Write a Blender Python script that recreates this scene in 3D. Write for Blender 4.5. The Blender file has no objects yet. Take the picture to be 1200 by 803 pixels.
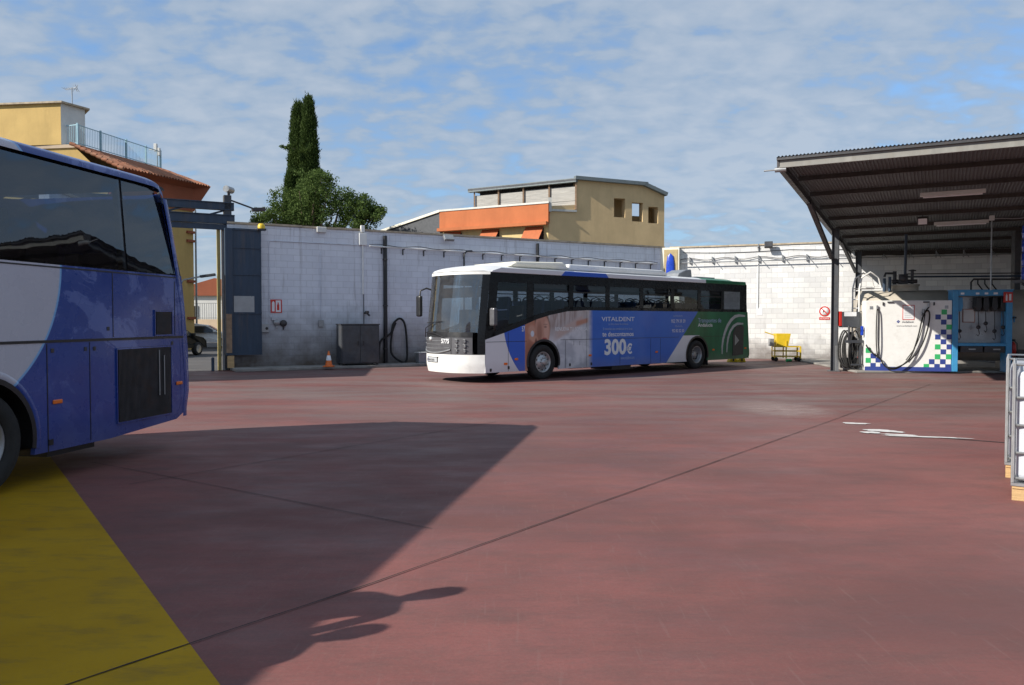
import bpy, bmesh, math, random
from mathutils import Vector, Matrix, noise as mnoise
R = math.radians; PI = math.pi
random.seed(7)
S = bpy.context.scene; COL = S.collection

# ------------------------------------------------------------------ camera, sky, sun, exposure
EYE = 1.70
cam_d = bpy.data.cameras.new('camera'); cam = bpy.data.objects.new('camera', cam_d); COL.objects.link(cam)
cam.location = (0, 0, EYE); cam.rotation_euler = (R(90 - 1.66), 0, 0)
cam_d.sensor_width = 36; cam_d.lens = 27.45; cam_d.clip_end = 6000; cam_d.clip_start = 0.05
S.camera = cam
SUN_AZ = R(26.5); SUN_EL = R(32.0)                    # light travels towards (+cos, +sin)
to_sun = Vector((-math.cos(SUN_AZ)*math.cos(SUN_EL), -math.sin(SUN_AZ)*math.cos(SUN_EL), math.sin(SUN_EL)))
W = bpy.data.worlds.new('World'); S.world = W; W.use_nodes = True
wn = W.node_tree.nodes; wl = W.node_tree.links; wn.clear()
wo = wn.new('ShaderNodeOutputWorld'); bg = wn.new('ShaderNodeBackground'); bg.inputs[1].default_value = 0.086
sky = wn.new('ShaderNodeTexSky'); sky.sky_type = 'NISHITA'; sky.sun_disc = False
sky.sun_elevation = SUN_EL; sky.sun_rotation = math.atan2(to_sun.x, to_sun.y)
sky.air_density = 1.0; sky.dust_density = 0.6; sky.ozone_density = 2.0
tc = wn.new('ShaderNodeTexCoord'); sep = wn.new('ShaderNodeSeparateXYZ'); wl.new(tc.outputs['Generated'], sep.inputs[0])
def wm(op, a, b=None, clamp=False):
    m = wn.new('ShaderNodeMath'); m.operation = op; m.use_clamp = clamp
    for i, v in enumerate((a, b)):
        if v is None: continue
        if isinstance(v, (int, float)): m.inputs[i].default_value = v
        else: wl.new(v, m.inputs[i])
    return m.outputs[0]
den = wm('MAXIMUM', wm('ADD', sep.outputs[2], 0.26), 0.05)
comb = wn.new('ShaderNodeCombineXYZ'); wl.new(wm('DIVIDE', sep.outputs[0], den), comb.inputs[0]); wl.new(wm('DIVIDE', sep.outputs[1], den), comb.inputs[1])
def wnoise(scale, detail, rough, dist=0.0, off=0.0, stretch=(1, 1, 1)):
    mp = wn.new('ShaderNodeMapping'); mp.inputs['Location'].default_value = (off, off*0.7, 0); mp.inputs['Scale'].default_value = stretch
    wl.new(comb.outputs[0], mp.inputs[0])
    n = wn.new('ShaderNodeTexNoise'); n.inputs['Scale'].default_value = scale; n.inputs['Detail'].default_value = detail
    n.inputs['Roughness'].default_value = rough; n.inputs['Distortion'].default_value = dist
    wl.new(mp.outputs[0], n.inputs['Vector']); return n.outputs['Fac']
puffs = wnoise(9.5, 5, 0.5, 0.2, 3.1, (1.0, 1.3, 1)); big = wnoise(1.3, 4, 0.55, 0.3, 8.3); fine = wnoise(17.0, 3, 0.5, 0.1, 1.2)
val = wm('ADD', wm('ADD', wm('MULTIPLY', puffs, 0.62), wm('MULTIPLY', big, 0.5)), wm('MULTIPLY', fine, 0.12))
ramp = wn.new('ShaderNodeValToRGB'); wl.new(val, ramp.inputs[0])
ramp.color_ramp.elements[0].position = 0.41; ramp.color_ramp.elements[0].color = (.22, .22, .22, 1)
ramp.color_ramp.elements[1].position = 0.60; ramp.color_ramp.elements[1].color = (1, 1, 1, 1)
ccol = wn.new('ShaderNodeMix'); ccol.data_type = 'RGBA'
ccol.inputs['A'].default_value = (3.05, 3.95, 5.15, 1); ccol.inputs['B'].default_value = (4.25, 4.85, 5.65, 1)
tr = wn.new('ShaderNodeMapRange'); tr.inputs['From Min'].default_value = 0.54; tr.inputs['From Max'].default_value = 0.74
wl.new(val, tr.inputs['Value']); wl.new(tr.outputs[0], ccol.inputs['Factor'])
skm = wn.new('ShaderNodeMix'); skm.data_type = 'RGBA'; skm.blend_type = 'MULTIPLY'; skm.inputs['Factor'].default_value = 1; skm.inputs['B'].default_value = (1.0, 1.35, 1.65, 1); wl.new(sky.outputs[0], skm.inputs['A'])
hzf = wm('SUBTRACT', 1.0, wm('MULTIPLY', sep.outputs[2], 3.2), True)
mixc = wn.new('ShaderNodeMix'); mixc.data_type = 'RGBA'
wl.new(wm('MULTIPLY', wm('MAXIMUM', ramp.outputs[0], hzf), 0.90), mixc.inputs['Factor']); wl.new(skm.outputs['Result'], mixc.inputs['A']); wl.new(ccol.outputs['Result'], mixc.inputs['B'])
wl.new(mixc.outputs['Result'], bg.inputs[0]); wl.new(bg.outputs[0], wo.inputs[0])
sd = bpy.data.lights.new('sun', 'SUN'); sd.energy = 4.9; sd.angle = R(0.53); sd.color = (1.0, 0.94, 0.84)
so = bpy.data.objects.new('sun', sd); COL.objects.link(so); so.rotation_euler = to_sun.to_track_quat('Z', 'Y').to_euler(); so.location = (-30, -15, 30)
S.view_settings.view_transform = 'Standard'; S.view_settings.look = 'None'; S.view_settings.exposure = 0.4; S.view_settings.gamma = 1
S.view_settings.use_curve_mapping = False
S.cycles.max_bounces = 8; S.cycles.transparent_max_bounces = 16

# ------------------------------------------------------------------ helpers
def tag(o, label=None, cat=None, group=None, kind=None):
    if label: o['label'] = label
    if cat: o['category'] = cat
    if group: o['group'] = group
    if kind: o['kind'] = kind
    return o
def thing(name, label, cat, loc=(0, 0, 0), rz=0, group=None):
    o = bpy.data.objects.new(name, None); COL.objects.link(o); o.empty_display_size = 0.2
    o.location = loc; o.rotation_euler = (0, 0, rz); return tag(o, label, cat, group)
def copy_tree(o, parent=None):
    c = o.copy(); COL.objects.link(c); c.parent = parent
    for ch in o.children: copy_tree(ch, c)
    return c

class MB:
    def __init__(s): s.v = []; s.f = []; s.m = []; s.mi = 0; s.sm = []; s.smooth = False
    def add(s, vs, fs):
        b = len(s.v); s.v += [tuple(p) for p in vs]
        for f in fs: s.f.append(tuple(b+i for i in f)); s.m.append(s.mi); s.sm.append(s.smooth)
        return s
    def box(s, c, d, rz=0, ry=0, rx=0):
        M = Matrix.Rotation(rz, 3, 'Z') @ Matrix.Rotation(ry, 3, 'Y') @ Matrix.Rotation(rx, 3, 'X'); c = Vector(c)
        vs = [c + M @ Vector((sx*d[0]/2, sy*d[1]/2, sz*d[2]/2)) for sx in (-1, 1) for sy in (-1, 1) for sz in (-1, 1)]
        return s.add(vs, [(0, 1, 3, 2), (4, 6, 7, 5), (0, 4, 5, 1), (2, 3, 7, 6), (0, 2, 6, 4), (1, 5, 7, 3)])
    def bb(s, x0, x1, y0, y1, z0, z1): return s.box(((x0+x1)/2, (y0+y1)/2, (z0+z1)/2), (abs(x1-x0), abs(y1-y0), abs(z1-z0)))
    def bar(s, a, b, w, h=None, up=(0, 0, 1)):
        a = Vector(a); b = Vector(b); h = h or w; d = (b-a).normalized(); u = Vector(up)
        if abs(d.dot(u)) > .98: u = Vector((1, 0, 0))
        r = d.cross(u).normalized(); u = r.cross(d)
        vs = [p + r*(i*w/2) + u*(j*h/2) for p in (a, b) for i, j in ((-1, -1), (1, -1), (1, 1), (-1, 1))]
        return s.add(vs, [(3, 2, 1, 0), (4, 5, 6, 7), (0, 1, 5, 4), (1, 2, 6, 5), (2, 3, 7, 6), (3, 0, 4, 7)])
    def tube(s, pts, r, n=8, closed=False, r2=None):
        sm = s.smooth; s.smooth = True
        pts = [Vector(p) for p in pts]; N = len(pts); vs = []; fs = []; prev = None
        for i, p in enumerate(pts):
            if closed: d = pts[(i+1) % N] - pts[i-1]
            else: d = pts[min(i+1, N-1)] - pts[max(i-1, 0)]
            d.normalize()
            if prev is None:
                u = Vector((0, 0, 1)) if abs(d.z) < .9 else Vector((1, 0, 0))
            else: u = prev
            rr = d.cross(u).normalized(); u = rr.cross(d).normalized(); prev = u
            rad = r if r2 is None else r + (r2-r)*i/(N-1)
            for k in range(n):
                a = 2*PI*k/n; vs.append(p + rr*math.cos(a)*rad + u*math.sin(a)*rad)
        for i in range(N if closed else N-1):
            j = (i+1) % N
            for k in range(n): fs.append((i*n+k, i*n+(k+1) % n, j*n+(k+1) % n, j*n+k))
        s.add(vs, fs)
        if not closed:
            s.smooth = False
            s.add(vs[:n], [tuple(range(n-1, -1, -1))]); s.add(vs[-n:], [tuple(range(n))])
        s.smooth = sm; return s
    def cyl(s, a, b, r, n=20, r2=None): return s.tube([a, b], r, n, r2=r2)
    def prism(s, poly, y0, y1, axis='y', bevel=0):
        n = len(poly)
        if axis == 'y': A = [(p[0], y0, p[1]) for p in poly]; B = [(p[0], y1, p[1]) for p in poly]
        elif axis == 'x': A = [(y0, p[0], p[1]) for p in poly]; B = [(y1, p[0], p[1]) for p in poly]
        else: A = [(p[0], p[1], y0) for p in poly]; B = [(p[0], p[1], y1) for p in poly]
        return s.add(A+B, [tuple(range(n)), tuple(range(2*n-1, n-1, -1))] + [(i, n+i, n+(i+1) % n, (i+1) % n) for i in range(n)])
    def grid(s, rows, closed=False):
        n = len(rows[0]); vs = [p for r in rows for p in r]; fs = []
        for i in range(len(rows)-1):
            for j in range(n if closed else n-1):
                k = (j+1) % n; fs.append((i*n+j, i*n+k, (i+1)*n+k, (i+1)*n+j))
        return s.add(vs, fs)
    def lathe(s, c, prof, axis='z', n=28):
        c = Vector(c); sm = s.smooth; s.smooth = True; rows = []
        for r, h in prof:
            row = []
            for k in range(n):
                a = 2*PI*k/n; u, w = r*math.cos(a), r*math.sin(a)
                row.append(c + (Vector((u, w, h)) if axis == 'z' else Vector((u, h, w)) if axis == 'y' else Vector((h, u, w))))
            rows.append(row)
        s.grid(rows, True); s.smooth = sm; return s
    def build(s, name, mat, parent=None, bevel=0, loc=None, rz=None, autosm=False):
        me = bpy.data.meshes.new(name); me.from_pydata(s.v, [], s.f)
        mats = mat if isinstance(mat, (list, tuple)) else [mat]
        for m in mats: me.materials.append(m)
        for p, mi, sm in zip(me.polygons, s.m, s.sm): p.material_index = mi; p.use_smooth = sm
        bm = bmesh.new(); bm.from_mesh(me); bmesh.ops.recalc_face_normals(bm, faces=bm.faces); bm.to_mesh(me); bm.free()
        o = bpy.data.objects.new(name, me); COL.objects.link(o)
        if parent: o.parent = parent
        if loc: o.location = loc
        if rz: o.rotation_euler = (0, 0, rz)
        if bevel:
            b = o.modifiers.new('bevel', 'BEVEL'); b.width = bevel; b.segments = 2; b.limit_method = 'ANGLE'; b.angle_limit = R(40)
        return o
def spline(P, k=6):
    P = [Vector(p) for p in P]; Q = []
    for i in range(len(P)-1):
        p0, p1, p2, p3 = P[max(i-1, 0)], P[i], P[i+1], P[min(i+2, len(P)-1)]
        for j in range(k):
            u = j/k; Q.append(.5*((2*p1)+(-p0+p2)*u+(2*p0-5*p1+4*p2-p3)*u*u+(-p0+3*p1-3*p2+p3)*u**3))
    return Q+[P[-1]]
def sheet(poly, z):
    m = MB(); m.add([(x, y, z) for x, y in poly], [tuple(range(len(poly)))]); return m

# --- node expressions
class G:
    def __init__(s, name):
        s.mat = bpy.data.materials.new(name); s.mat.use_nodes = True; s.t = s.mat.node_tree; s.n = s.t.nodes; s.l = s.t.links
        s.n.clear(); s.out = s.n.new('ShaderNodeOutputMaterial'); s._tc = s.n.new('ShaderNodeTexCoord')
        sp = s.n.new('ShaderNodeSeparateXYZ'); s.l.new(s._tc.outputs['Object'], sp.inputs[0])
        s.x, s.y, s.z = [E(s, o) for o in sp.outputs]
    def set(s, sock, v):
        if isinstance(v, E): s.l.new(v.s, sock)
        elif hasattr(v, 'is_output'): s.l.new(v, sock)
        elif isinstance(v, (tuple, list)): sock.default_value = tuple(v) + ((1,) if len(v) == 3 and len(sock.default_value) == 4 else ())
        else: sock.default_value = v
    def math(s, op, *a, clamp=False):
        m = s.n.new('ShaderNodeMath'); m.operation = op; m.use_clamp = clamp
        for i, v in enumerate(a): s.set(m.inputs[i], v)
        return E(s, m.outputs[0])
    def step(s, a, edge, soft=0.004):       # 0 below edge, 1 above
        m = s.n.new('ShaderNodeMapRange'); m.inputs['From Min'].default_value = -soft; m.inputs['From Max'].default_value = soft
        s.set(m.inputs['Value'], a - edge); return E(s, m.outputs[0])
    def maprange(s, a, f0, f1, t0=0., t1=1.):
        m = s.n.new('ShaderNodeMapRange')
        for k, v in zip(('From Min', 'From Max', 'To Min', 'To Max'), (f0, f1, t0, t1)): m.inputs[k].default_value = v
        s.set(m.inputs['Value'], a); return E(s, m.outputs[0])
    def noise(s, scale=5, detail=4, rough=.55, stretch=(1, 1, 1), loc=(0, 0, 0), dist=0, coord='Object', rot=(0, 0, 0)):
        mp = s.n.new('ShaderNodeMapping'); mp.inputs['Scale'].default_value = stretch; mp.inputs['Location'].default_value = loc
        mp.inputs['Rotation'].default_value = rot
        s.l.new(s._tc.outputs[coord], mp.inputs[0])
        n = s.n.new('ShaderNodeTexNoise'); n.inputs['Scale'].default_value = scale; n.inputs['Detail'].default_value = detail
        n.inputs['Roughness'].default_value = rough; n.inputs['Distortion'].default_value = dist
        s.l.new(mp.outputs[0], n.inputs['Vector']); return E(s, n.outputs['Fac'])
    def mix(s, f, a, b):
        m = s.n.new('ShaderNodeMix'); m.data_type = 'RGBA'; s.set(m.inputs['Factor'], f); s.set(m.inputs['A'], a); s.set(m.inputs['B'], b)
        return m.outputs['Result']
    def mul(s, col, f):
        m = s.n.new('ShaderNodeVectorMath'); m.operation = 'SCALE'; s.set(m.inputs[0], col); s.set(m.inputs['Scale'], f); return m.outputs[0]
    def bump(s, h, strength=.3, dist=.02):
        b = s.n.new('ShaderNodeBump'); b.inputs['Strength'].default_value = strength; b.inputs['Distance'].default_value = dist
        s.set(b.inputs['Height'], h); return b.outputs[0]
    def pbr(s, col, rough=.6, metal=0, normal=None, coat=0, spec=.5, emit=None, es=0, trans=0):
        p = s.n.new('ShaderNodeBsdfPrincipled'); s.set(p.inputs['Base Color'], col); s.set(p.inputs['Roughness'], rough)
        s.set(p.inputs['Metallic'], metal); p.inputs['Coat Weight'].default_value = coat; p.inputs['Coat Roughness'].default_value = .08
        p.inputs['Specular IOR Level'].default_value = spec; p.inputs['Transmission Weight'].default_value = trans
        if normal is not None: s.l.new(normal, p.inputs['Normal'])
        if emit: s.set(p.inputs['Emission Color'], emit); p.inputs['Emission Strength'].default_value = es
        s.l.new(p.outputs[0], s.out.inputs[0]); return s.mat
class E:
    def __init__(s, g, sock): s.g = g; s.s = sock
    def __add__(s, o): return s.g.math('ADD', s, o)
    __radd__ = __add__
    def __mul__(s, o): return s.g.math('MULTIPLY', s, o)
    __rmul__ = __mul__
    def __sub__(s, o): return s.g.math('SUBTRACT', s, o)
    def __rsub__(s, o): return s.g.math('SUBTRACT', o, s)
    def __truediv__(s, o): return s.g.math('DIVIDE', s, o)
    def max(s, o): return s.g.math('MAXIMUM', s, o)
    def min(s, o): return s.g.math('MINIMUM', s, o)
    def clamp(s): return s.g.math('ADD', s, 0., clamp=True)

def simple(name, col, rough=.6, metal=0, var=.12, scale=6, bump=.0, bscale=40, coat=0, dirt=None, dirtamt=.5, spec=.5, stretch=(1, 1, 1)):
    g = G(name); n = g.noise(scale, 5, .6, stretch)
    c = g.mix(g.maprange(n, .3, .7), tuple(v*(1-var) for v in col), tuple(min(1, v*(1+var)) for v in col))
    if dirt:
        d = g.noise(scale*.6, 6, .65, stretch, (5, 3, 2)); c = g.mix(g.maprange(d, .52, .72, 0, dirtamt), c, dirt)
    nm = g.bump(g.noise(bscale, 3), bump) if bump else None
    r = g.maprange(g.noise(scale*1.7, 3), .3, .7, max(.02, rough-.08), min(1, rough+.08))
    return g.pbr(c, r, metal, nm, coat, spec)

def blocks(name, c1, c2, mortar, bw=.4, bh=.2, ms=.012, rough=.85, dirt_h=1.2, dirt_col=(.12, .10, .09), dirt=.6, coat_loss=.25, bump=.5):
    g = G(name); br = g.n.new('ShaderNodeTexBrick'); cb = g.n.new('ShaderNodeCombineXYZ')
    g.set(cb.inputs[0], g.x + g.y); g.set(cb.inputs[1], g.z); g.l.new(cb.outputs[0], br.inputs['Vector'])
    for k, v in (('Scale', 1.), ('Mortar Size', ms), ('Mortar Smooth', .3), ('Brick Width', bw), ('Row Height', bh), ('Bias', 0.)): br.inputs[k].default_value = v
    br.inputs['Color1'].default_value = c1+(1,); br.inputs['Color2'].default_value = c2+(1,); br.inputs['Mortar'].default_value = mortar+(1,)
    c = br.outputs['Color']
    n = g.noise(1.1, 6, .65, (1, 1, .35)); c = g.mix(g.maprange(n, .45, .75, 0, .35), c, tuple(v*.62 for v in c1))
    d = g.maprange(g.z + (g.noise(1.7, 5, .6, (1, 1, 1), (3, 1, 4)) - .5)*1.6, 0., dirt_h, 1., 0.)
    c = g.mix(d*dirt, c, dirt_col)
    st = g.noise(3.0, 6, .7, (1.4, 1.4, .10), (2, 2, 2)); c = g.mix(g.maprange(st, .56, .74, 0, coat_loss), c, (.16, .14, .13))
    h = E(g, br.outputs['Fac'])*-1. + g.noise(14, 4)*.35
    return g.pbr(c, rough, 0, g.bump(h, bump, .012))

def text(body, mat, size, parent, loc, rot, name='lettering', ext=.002, align='LEFT', sx=1.0, bold=0.0):
    c = bpy.data.curves.new(name, 'FONT'); c.body = body; c.size = size; c.extrude = ext; c.align_x = align; c.resolution_u = 3; c.offset = bold
    t = bpy.data.objects.new('tmp', c); COL.objects.link(t)
    dg = bpy.context.evaluated_depsgraph_get(); me = bpy.data.meshes.new_from_object(t.evaluated_get(dg)); bpy.data.objects.remove(t)
    me.name = name; me.materials.clear(); me.materials.append(mat); o = bpy.data.objects.new(name, me); COL.objects.link(o)
    o.parent = parent; o.location = loc; o.rotation_euler = rot; o.scale = (sx, 1, 1); return o

def glass(name, tint=(.3, .34, .36), rough=.01, ior=1.5, refl=1.0, dirt=.0):
    g = G(name); t = g.n.new('ShaderNodeBsdfTransparent'); t.inputs[0].default_value = tint+(1,)
    gl = g.n.new('ShaderNodeBsdfGlossy'); gl.inputs['Roughness'].default_value = rough; gl.inputs['Color'].default_value = (refl*.86, refl*.93, refl, 1)
    nm = g.bump(g.noise(1.6, 2, .5), .05, .05); g.l.new(nm, gl.inputs['Normal'])
    fr = g.n.new('ShaderNodeFresnel'); fr.inputs[0].default_value = ior
    m = g.n.new('ShaderNodeMixShader'); g.l.new(fr.outputs[0], m.inputs[0]); g.l.new(t.outputs[0], m.inputs[1]); g.l.new(gl.outputs[0], m.inputs[2])
    last = m.outputs[0]
    if dirt:
        df = g.n.new('ShaderNodeBsdfDiffuse'); df.inputs[0].default_value = (.5, .47, .42, 1); m2 = g.n.new('ShaderNodeMixShader')
        g.set(m2.inputs[0], g.maprange(g.noise(2.5, 6, .7), .4, .8, dirt*.3, dirt)); g.l.new(last, m2.inputs[1]); g.l.new(df.outputs[0], m2.inputs[2]); last = m2.outputs[0]
    g.l.new(last, g.out.inputs[0]); return g.mat

# ------------------------------------------------------------------ materials
M = {}
M['asphalt'] = simple('asphalt', (.085, .08, .08), .9, var=.25, scale=.7, bump=.3, bscale=60)
M['earth'] = simple('earth', (.16, .13, .09), .95, var=.3, scale=.05)
M['white'] = simple('white_paint', (.78, .78, .76), .45, var=.04, dirt=(.45, .42, .38), dirtamt=.25)
M['cream'] = simple('cream_paint', (.78, .74, .62), .5, var=.05)
M['black'] = simple('black_plastic', (.015, .015, .017), .4, var=.2)
M['rubber'] = simple('rubber', (.018, .018, .018), .85, var=.2, bump=.2)
M['blackgloss'] = simple('black_gloss', (.008, .009, .011), .25, var=.1, spec=.25)
M['metal'] = simple('galvanised_metal', (.45, .46, .47), .42, .75, var=.12)
M['steeldark'] = simple('dark_steel', (.05, .05, .055), .5, .3, var=.25, dirt=(.12, .06, .03), dirtamt=.35)
M['post'] = simple('grey_painted_steel', (.055, .06, .07), .5, .1, var=.2, dirt=(.1, .07, .05), dirtamt=.3)
M['bluegrey'] = simple('bluegrey_painted_steel', (.028, .05, .085), .5, .1, var=.2, scale=2, dirt=(.16, .12, .09), dirtamt=.35, stretch=(3, 3, .4))
M['rust'] = simple('rusty_steel', (.30, .20, .13), .85, .1, var=.3)
M['yellowpost'] = simple('faded_yellow_paint', (.45, .36, .13), .6, var=.15, dirt=(.15, .12, .08), dirtamt=.5)
M['yellow'] = simple('yellow_paint', (.70, .48, .02), .45, var=.1, dirt=(.2, .13, .03), dirtamt=.4)
M['orange'] = simple('orange_plastic', (.75, .16, .02), .35, var=.08)
M['red'] = simple('red_paint', (.55, .03, .02), .4, var=.08)
M['green'] = simple('green_paint', (.04, .42, .14), .45, var=.06)
M['navy'] = simple('navy_paint', (.035, .06, .26), .45, var=.06)
M['skyblue'] = simple('blue_frame_paint', (.05, .27, .52), .4, var=.1, dirt=(.08, .1, .12), dirtamt=.3)
M['drumblue'] = simple('blue_plastic', (.01, .05, .42), .3, var=.1)
M['silver'] = simple('silver_grey', (.32, .33, .34), .35, .5, var=.08)
M['darkgrille'] = simple('dark_grey_grille', (.11, .11, .12), .4, .3, var=.12)
M['seat'] = simple('seat_fabric', (.02, .035, .09), .9, var=.2)
M['interior'] = simple('bus_interior_trim', (.10, .10, .105), .8, var=.1)
M['interiorlight'] = simple('bus_ceiling_trim', (.35, .35, .34), .7, var=.1)
M['amber'] = simple('amber_lens', (.80, .16, .01), .25, var=.05, coat=.4)
M['redlens'] = simple('red_lens', (.5, .03, .02), .25, var=.05, coat=.4)
M['lens'] = simple('clear_lens', (.6, .62, .62), .1, .3, var=.1, coat=.6)
M['headlens'] = simple('dark_headlight_glass', (.12, .12, .13), .12, .2, var=.1, coat=.5)
M['wood'] = simple('pallet_wood', (.50, .33, .16), .8, var=.2, scale=5, stretch=(.5, 6, 6), bump=.2)
M['grayplank'] = simple('weathered_boards', (.36, .35, .33), .9, var=.22, scale=3, stretch=(.4, .4, 6), bump=.3)
M['brownsteel'] = simple('brown_primer_steel', (.05, .042, .038), .7, .1, var=.25, dirt=(.03, .03, .03), dirtamt=.5)
M['sheet'] = simple('weathered_roof_sheet', (.115, .125, .13), .7, .1, var=.15, scale=1.2, dirt=(.08, .075, .07), dirtamt=.5, stretch=(1, .2, 1))
M['fascia'] = simple('fascia_metal', (.22, .215, .20), .6, .1, var=.15, scale=3, dirt=(.2, .18, .15), dirtamt=.5, stretch=(2, 1, .5))
M['lamp'] = simple('lamp_plastic', (.62, .62, .6), .4, var=.05)
M['ibc'] = simple('translucent_plastic', (.50, .52, .57), .35, var=.04)
M['concrete'] = simple('pale_concrete', (.27, .255, .235), .9, var=.2, scale=2, bump=.2, dirt=(.07, .06, .06), dirtamt=.6)
M['tancyl'] = simple('tan_tank_paint', (.42, .38, .32), .6, var=.12, scale=2, dirt=(.2, .17, .14), dirtamt=.5)
M['letter_white'] = simple('white_lettering', (.75, .76, .78), .4, var=.03)
M['letter_pale'] = simple('pale_blue_lettering', (.32, .42, .66), .4, var=.03)
M['plate'] = simple('number_plate', (.48, .50, .52), .35, var=.03)
M['skin'] = simple('skin', (.50, .30, .22), .55, var=.06)
M['hair'] = simple('dark_hair', (.03, .02, .015), .6, var=.2)
M['cloth'] = simple('dark_jacket_cloth', (.05, .06, .09), .9, var=.15, bump=.2)
M['jeans'] = simple('blue_jeans', (.05, .08, .16), .9, var=.2, bump=.2)
M['glass_bus'] = glass('tinted_bus_glass', (.58, .64, .66), .01, 1.38)
M['glass_ws'] = glass('windscreen_glass', (.66, .80, .80), .01, 2.3, dirt=.10)  # dirt film doubles as a painted pale sheen for reflected sky
M['glass_near'] = glass('dark_coach_glass', (.20, .25, .31), .01, 1.85, dirt=.02)
M['glass_dark'] = simple('dark_window_glass', (.02, .025, .03), .08, var=.1, coat=.3)

def m_yard():
    g = G('red_yard_concrete')
    a = g.noise(.35, 10, .72, (1, 1, 1), dist=.4); b = g.noise(1.3, 10, .74, (1, 2.6, 1), (4, 4, 0), rot=(0, 0, R(-20))); f = g.noise(55, 3, .6); gr = g.noise(9, 5, .7, (1, 3, 1), (1, 2, 3), rot=(0, 0, R(30)))
    c = g.mix(g.maprange(a, .36, .64), (.198, .072, .066), (.262, .102, .092))
    c = g.mix(g.maprange(b, .44, .66, 0, .62), c, (.128, .074, .069))
    c = g.mix(g.maprange(gr, .52, .8, 0, .40), c, (.20, .125, .11))
    c = g.mix(g.maprange(f, .5, .75, 0, .25), c, (.24, .15, .13))
    big = g.noise(.16, 5, .6, (1, 1.8, 1), (9, 2, 0)); c = g.mix(g.maprange(big, .44, .62, 0, .62), c, (.112, .060, .057))
    # worn, washed-out travel lanes further back in the yard
    t1 = g.noise(3.0, 3, .5, (1, 16, 1), (2, 2, 0), rot=(0, 0, R(35)), dist=.3); t2 = g.noise(2.4, 3, .5, (14, 1, 1), (7, 2, 0), rot=(0, 0, R(-15)), dist=.4)
    c = g.mix(g.maprange(t1, .60, .70, 0, .22), c, (.075, .055, .055)); c = g.mix(g.maprange(t2, .62, .70, 0, .18), c, (.26, .17, .155))
    g45 = g.noise(38, 6, .8); c = g.mix(g.maprange(g45, .45, .68, 0, .34), c, (.10, .058, .055)); c = g.mix(g.maprange(g45, .62, .72, 0, .3), c, (.36, .25, .23)); grit = g.noise(190, 2, .6); c = g.mix(g.maprange(grit, .35, .7, 0, .30), c, (.11, .06, .055)); c = g.mix(g.maprange(grit, .62, .75, 0, .35), c, (.32, .22, .20))
    vo = g.n.new('ShaderNodeTexVoronoi'); vo.inputs['Scale'].default_value = .9; g.l.new(g._tc.outputs['Object'], vo.inputs['Vector']); vd = E(g, vo.outputs['Distance'])
    sp2 = g.n.new('ShaderNodeSeparateXYZ'); g.l.new(vo.outputs['Color'], sp2.inputs[0]); pick = E(g, sp2.outputs[0]); rad = E(g, sp2.outputs[1])
    c = g.mix((1-g.step(vd, rad*.016, .002))*g.step(pick, .72, .01), c, (.55, .50, .42)); c = g.mix((1-g.step(vd, rad*.05, .03))*(1-g.step(pick, .35, .01))*.7, c, (.05, .04, .04))
    far = g.maprange(g.y, 8., 17.) * g.maprange(g.noise(.5, 5, .6, (.6, 2, 1), (2, 7, 0)), .36, .62)
    c = g.mix(far*.72, c, (.175, .140, .132))
    r = g.maprange(g.noise(.9, 5, .6, (1, 2, 1), (6, 1, 0)), .35, .65, .5, .8)
    return g.pbr(c, r, 0, g.bump(f*.5 + gr, .12, .01), spec=.16)
M['yard'] = m_yard()
def m_yellowfloor():
    g = G('yellow_floor_paint'); n = g.noise(.9, 7, .65); s = g.noise(2.2, 7, .7, (1, 3, 1), (3, 1, 0), rot=(0, 0, .6)); f = g.noise(60, 3)
    c = g.mix(g.maprange(n, .35, .65), (.36, .205, .006), (.43, .255, .010)); c = g.mix(g.maprange(s, .5, .72, 0, .6), c, (.14, .10, .035)); w2 = g.noise(5, 10, .8, (1, 2, 1), (9, 1, 0)); c = g.mix(g.maprange(w2, .60, .66, 0, .5), c, (.16, .10, .06))
    c = g.mix(g.maprange(f, .55, .75, 0, .25), c, (.2, .15, .08))
    return g.pbr(c, .7, 0, g.bump(s, .1, .01), spec=.12)
M['yellowfloor'] = m_yellowfloor()
M['joint'] = simple('joint_filler', (.02, .015, .015), .9, var=.2)
M['spill'] = simple('white_paint_spill', (.62, .60, .58), .7, var=.1, scale=14, dirt=(.25, .15, .13), dirtamt=.6)
M['wornpatch'] = None
M['wall_white'] = blocks('white_block_wall', (.76, .76, .75), (.60, .60, .61), (.56, .56, .56), .44, .22, .010, dirt=.8, dirt_h=1.0, coat_loss=.2)
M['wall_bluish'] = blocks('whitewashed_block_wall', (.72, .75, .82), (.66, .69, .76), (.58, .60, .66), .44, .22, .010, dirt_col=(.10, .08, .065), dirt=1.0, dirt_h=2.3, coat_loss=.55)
M['coping'] = simple('cement_coping', (.42, .35, .26), .9, var=.25, scale=4, bump=.3)
def stucco(name, col, var=.1, streak=.4, dark=None):
    g = G(name); n = g.noise(.8, 6, .6); c = g.mix(g.maprange(n, .3, .7), tuple(v*(1-var) for v in col), tuple(v*(1+var) for v in col))
    s = g.noise(1.4, 6, .7, (1, 1, .15), (4, 2, 1)); c = g.mix(g.maprange(s, .48, .76, 0, streak), c, dark or tuple(v*.55 for v in col))
    return g.pbr(c, .9, 0, g.bump(g.noise(12, 4), .25, .02))
M['st_yellow'] = stucco('yellow_stucco', (.55, .38, .14)); M['st_tan'] = stucco('tan_stucco', (.60, .44, .24), streak=.3)
M['st_cream'] = stucco('cream_stucco', (.64, .50, .24)); M['st_orange'] = stucco('orange_stucco', (.46, .145, .055), streak=.3)
M['st_white'] = stucco('white_stucco', (.66, .66, .64), streak=.2); M['st_red'] = stucco('red_brown_stucco', (.30, .09, .045), streak=.3)
M['st_beige'] = stucco('beige_stucco', (.48, .38, .28))
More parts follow.
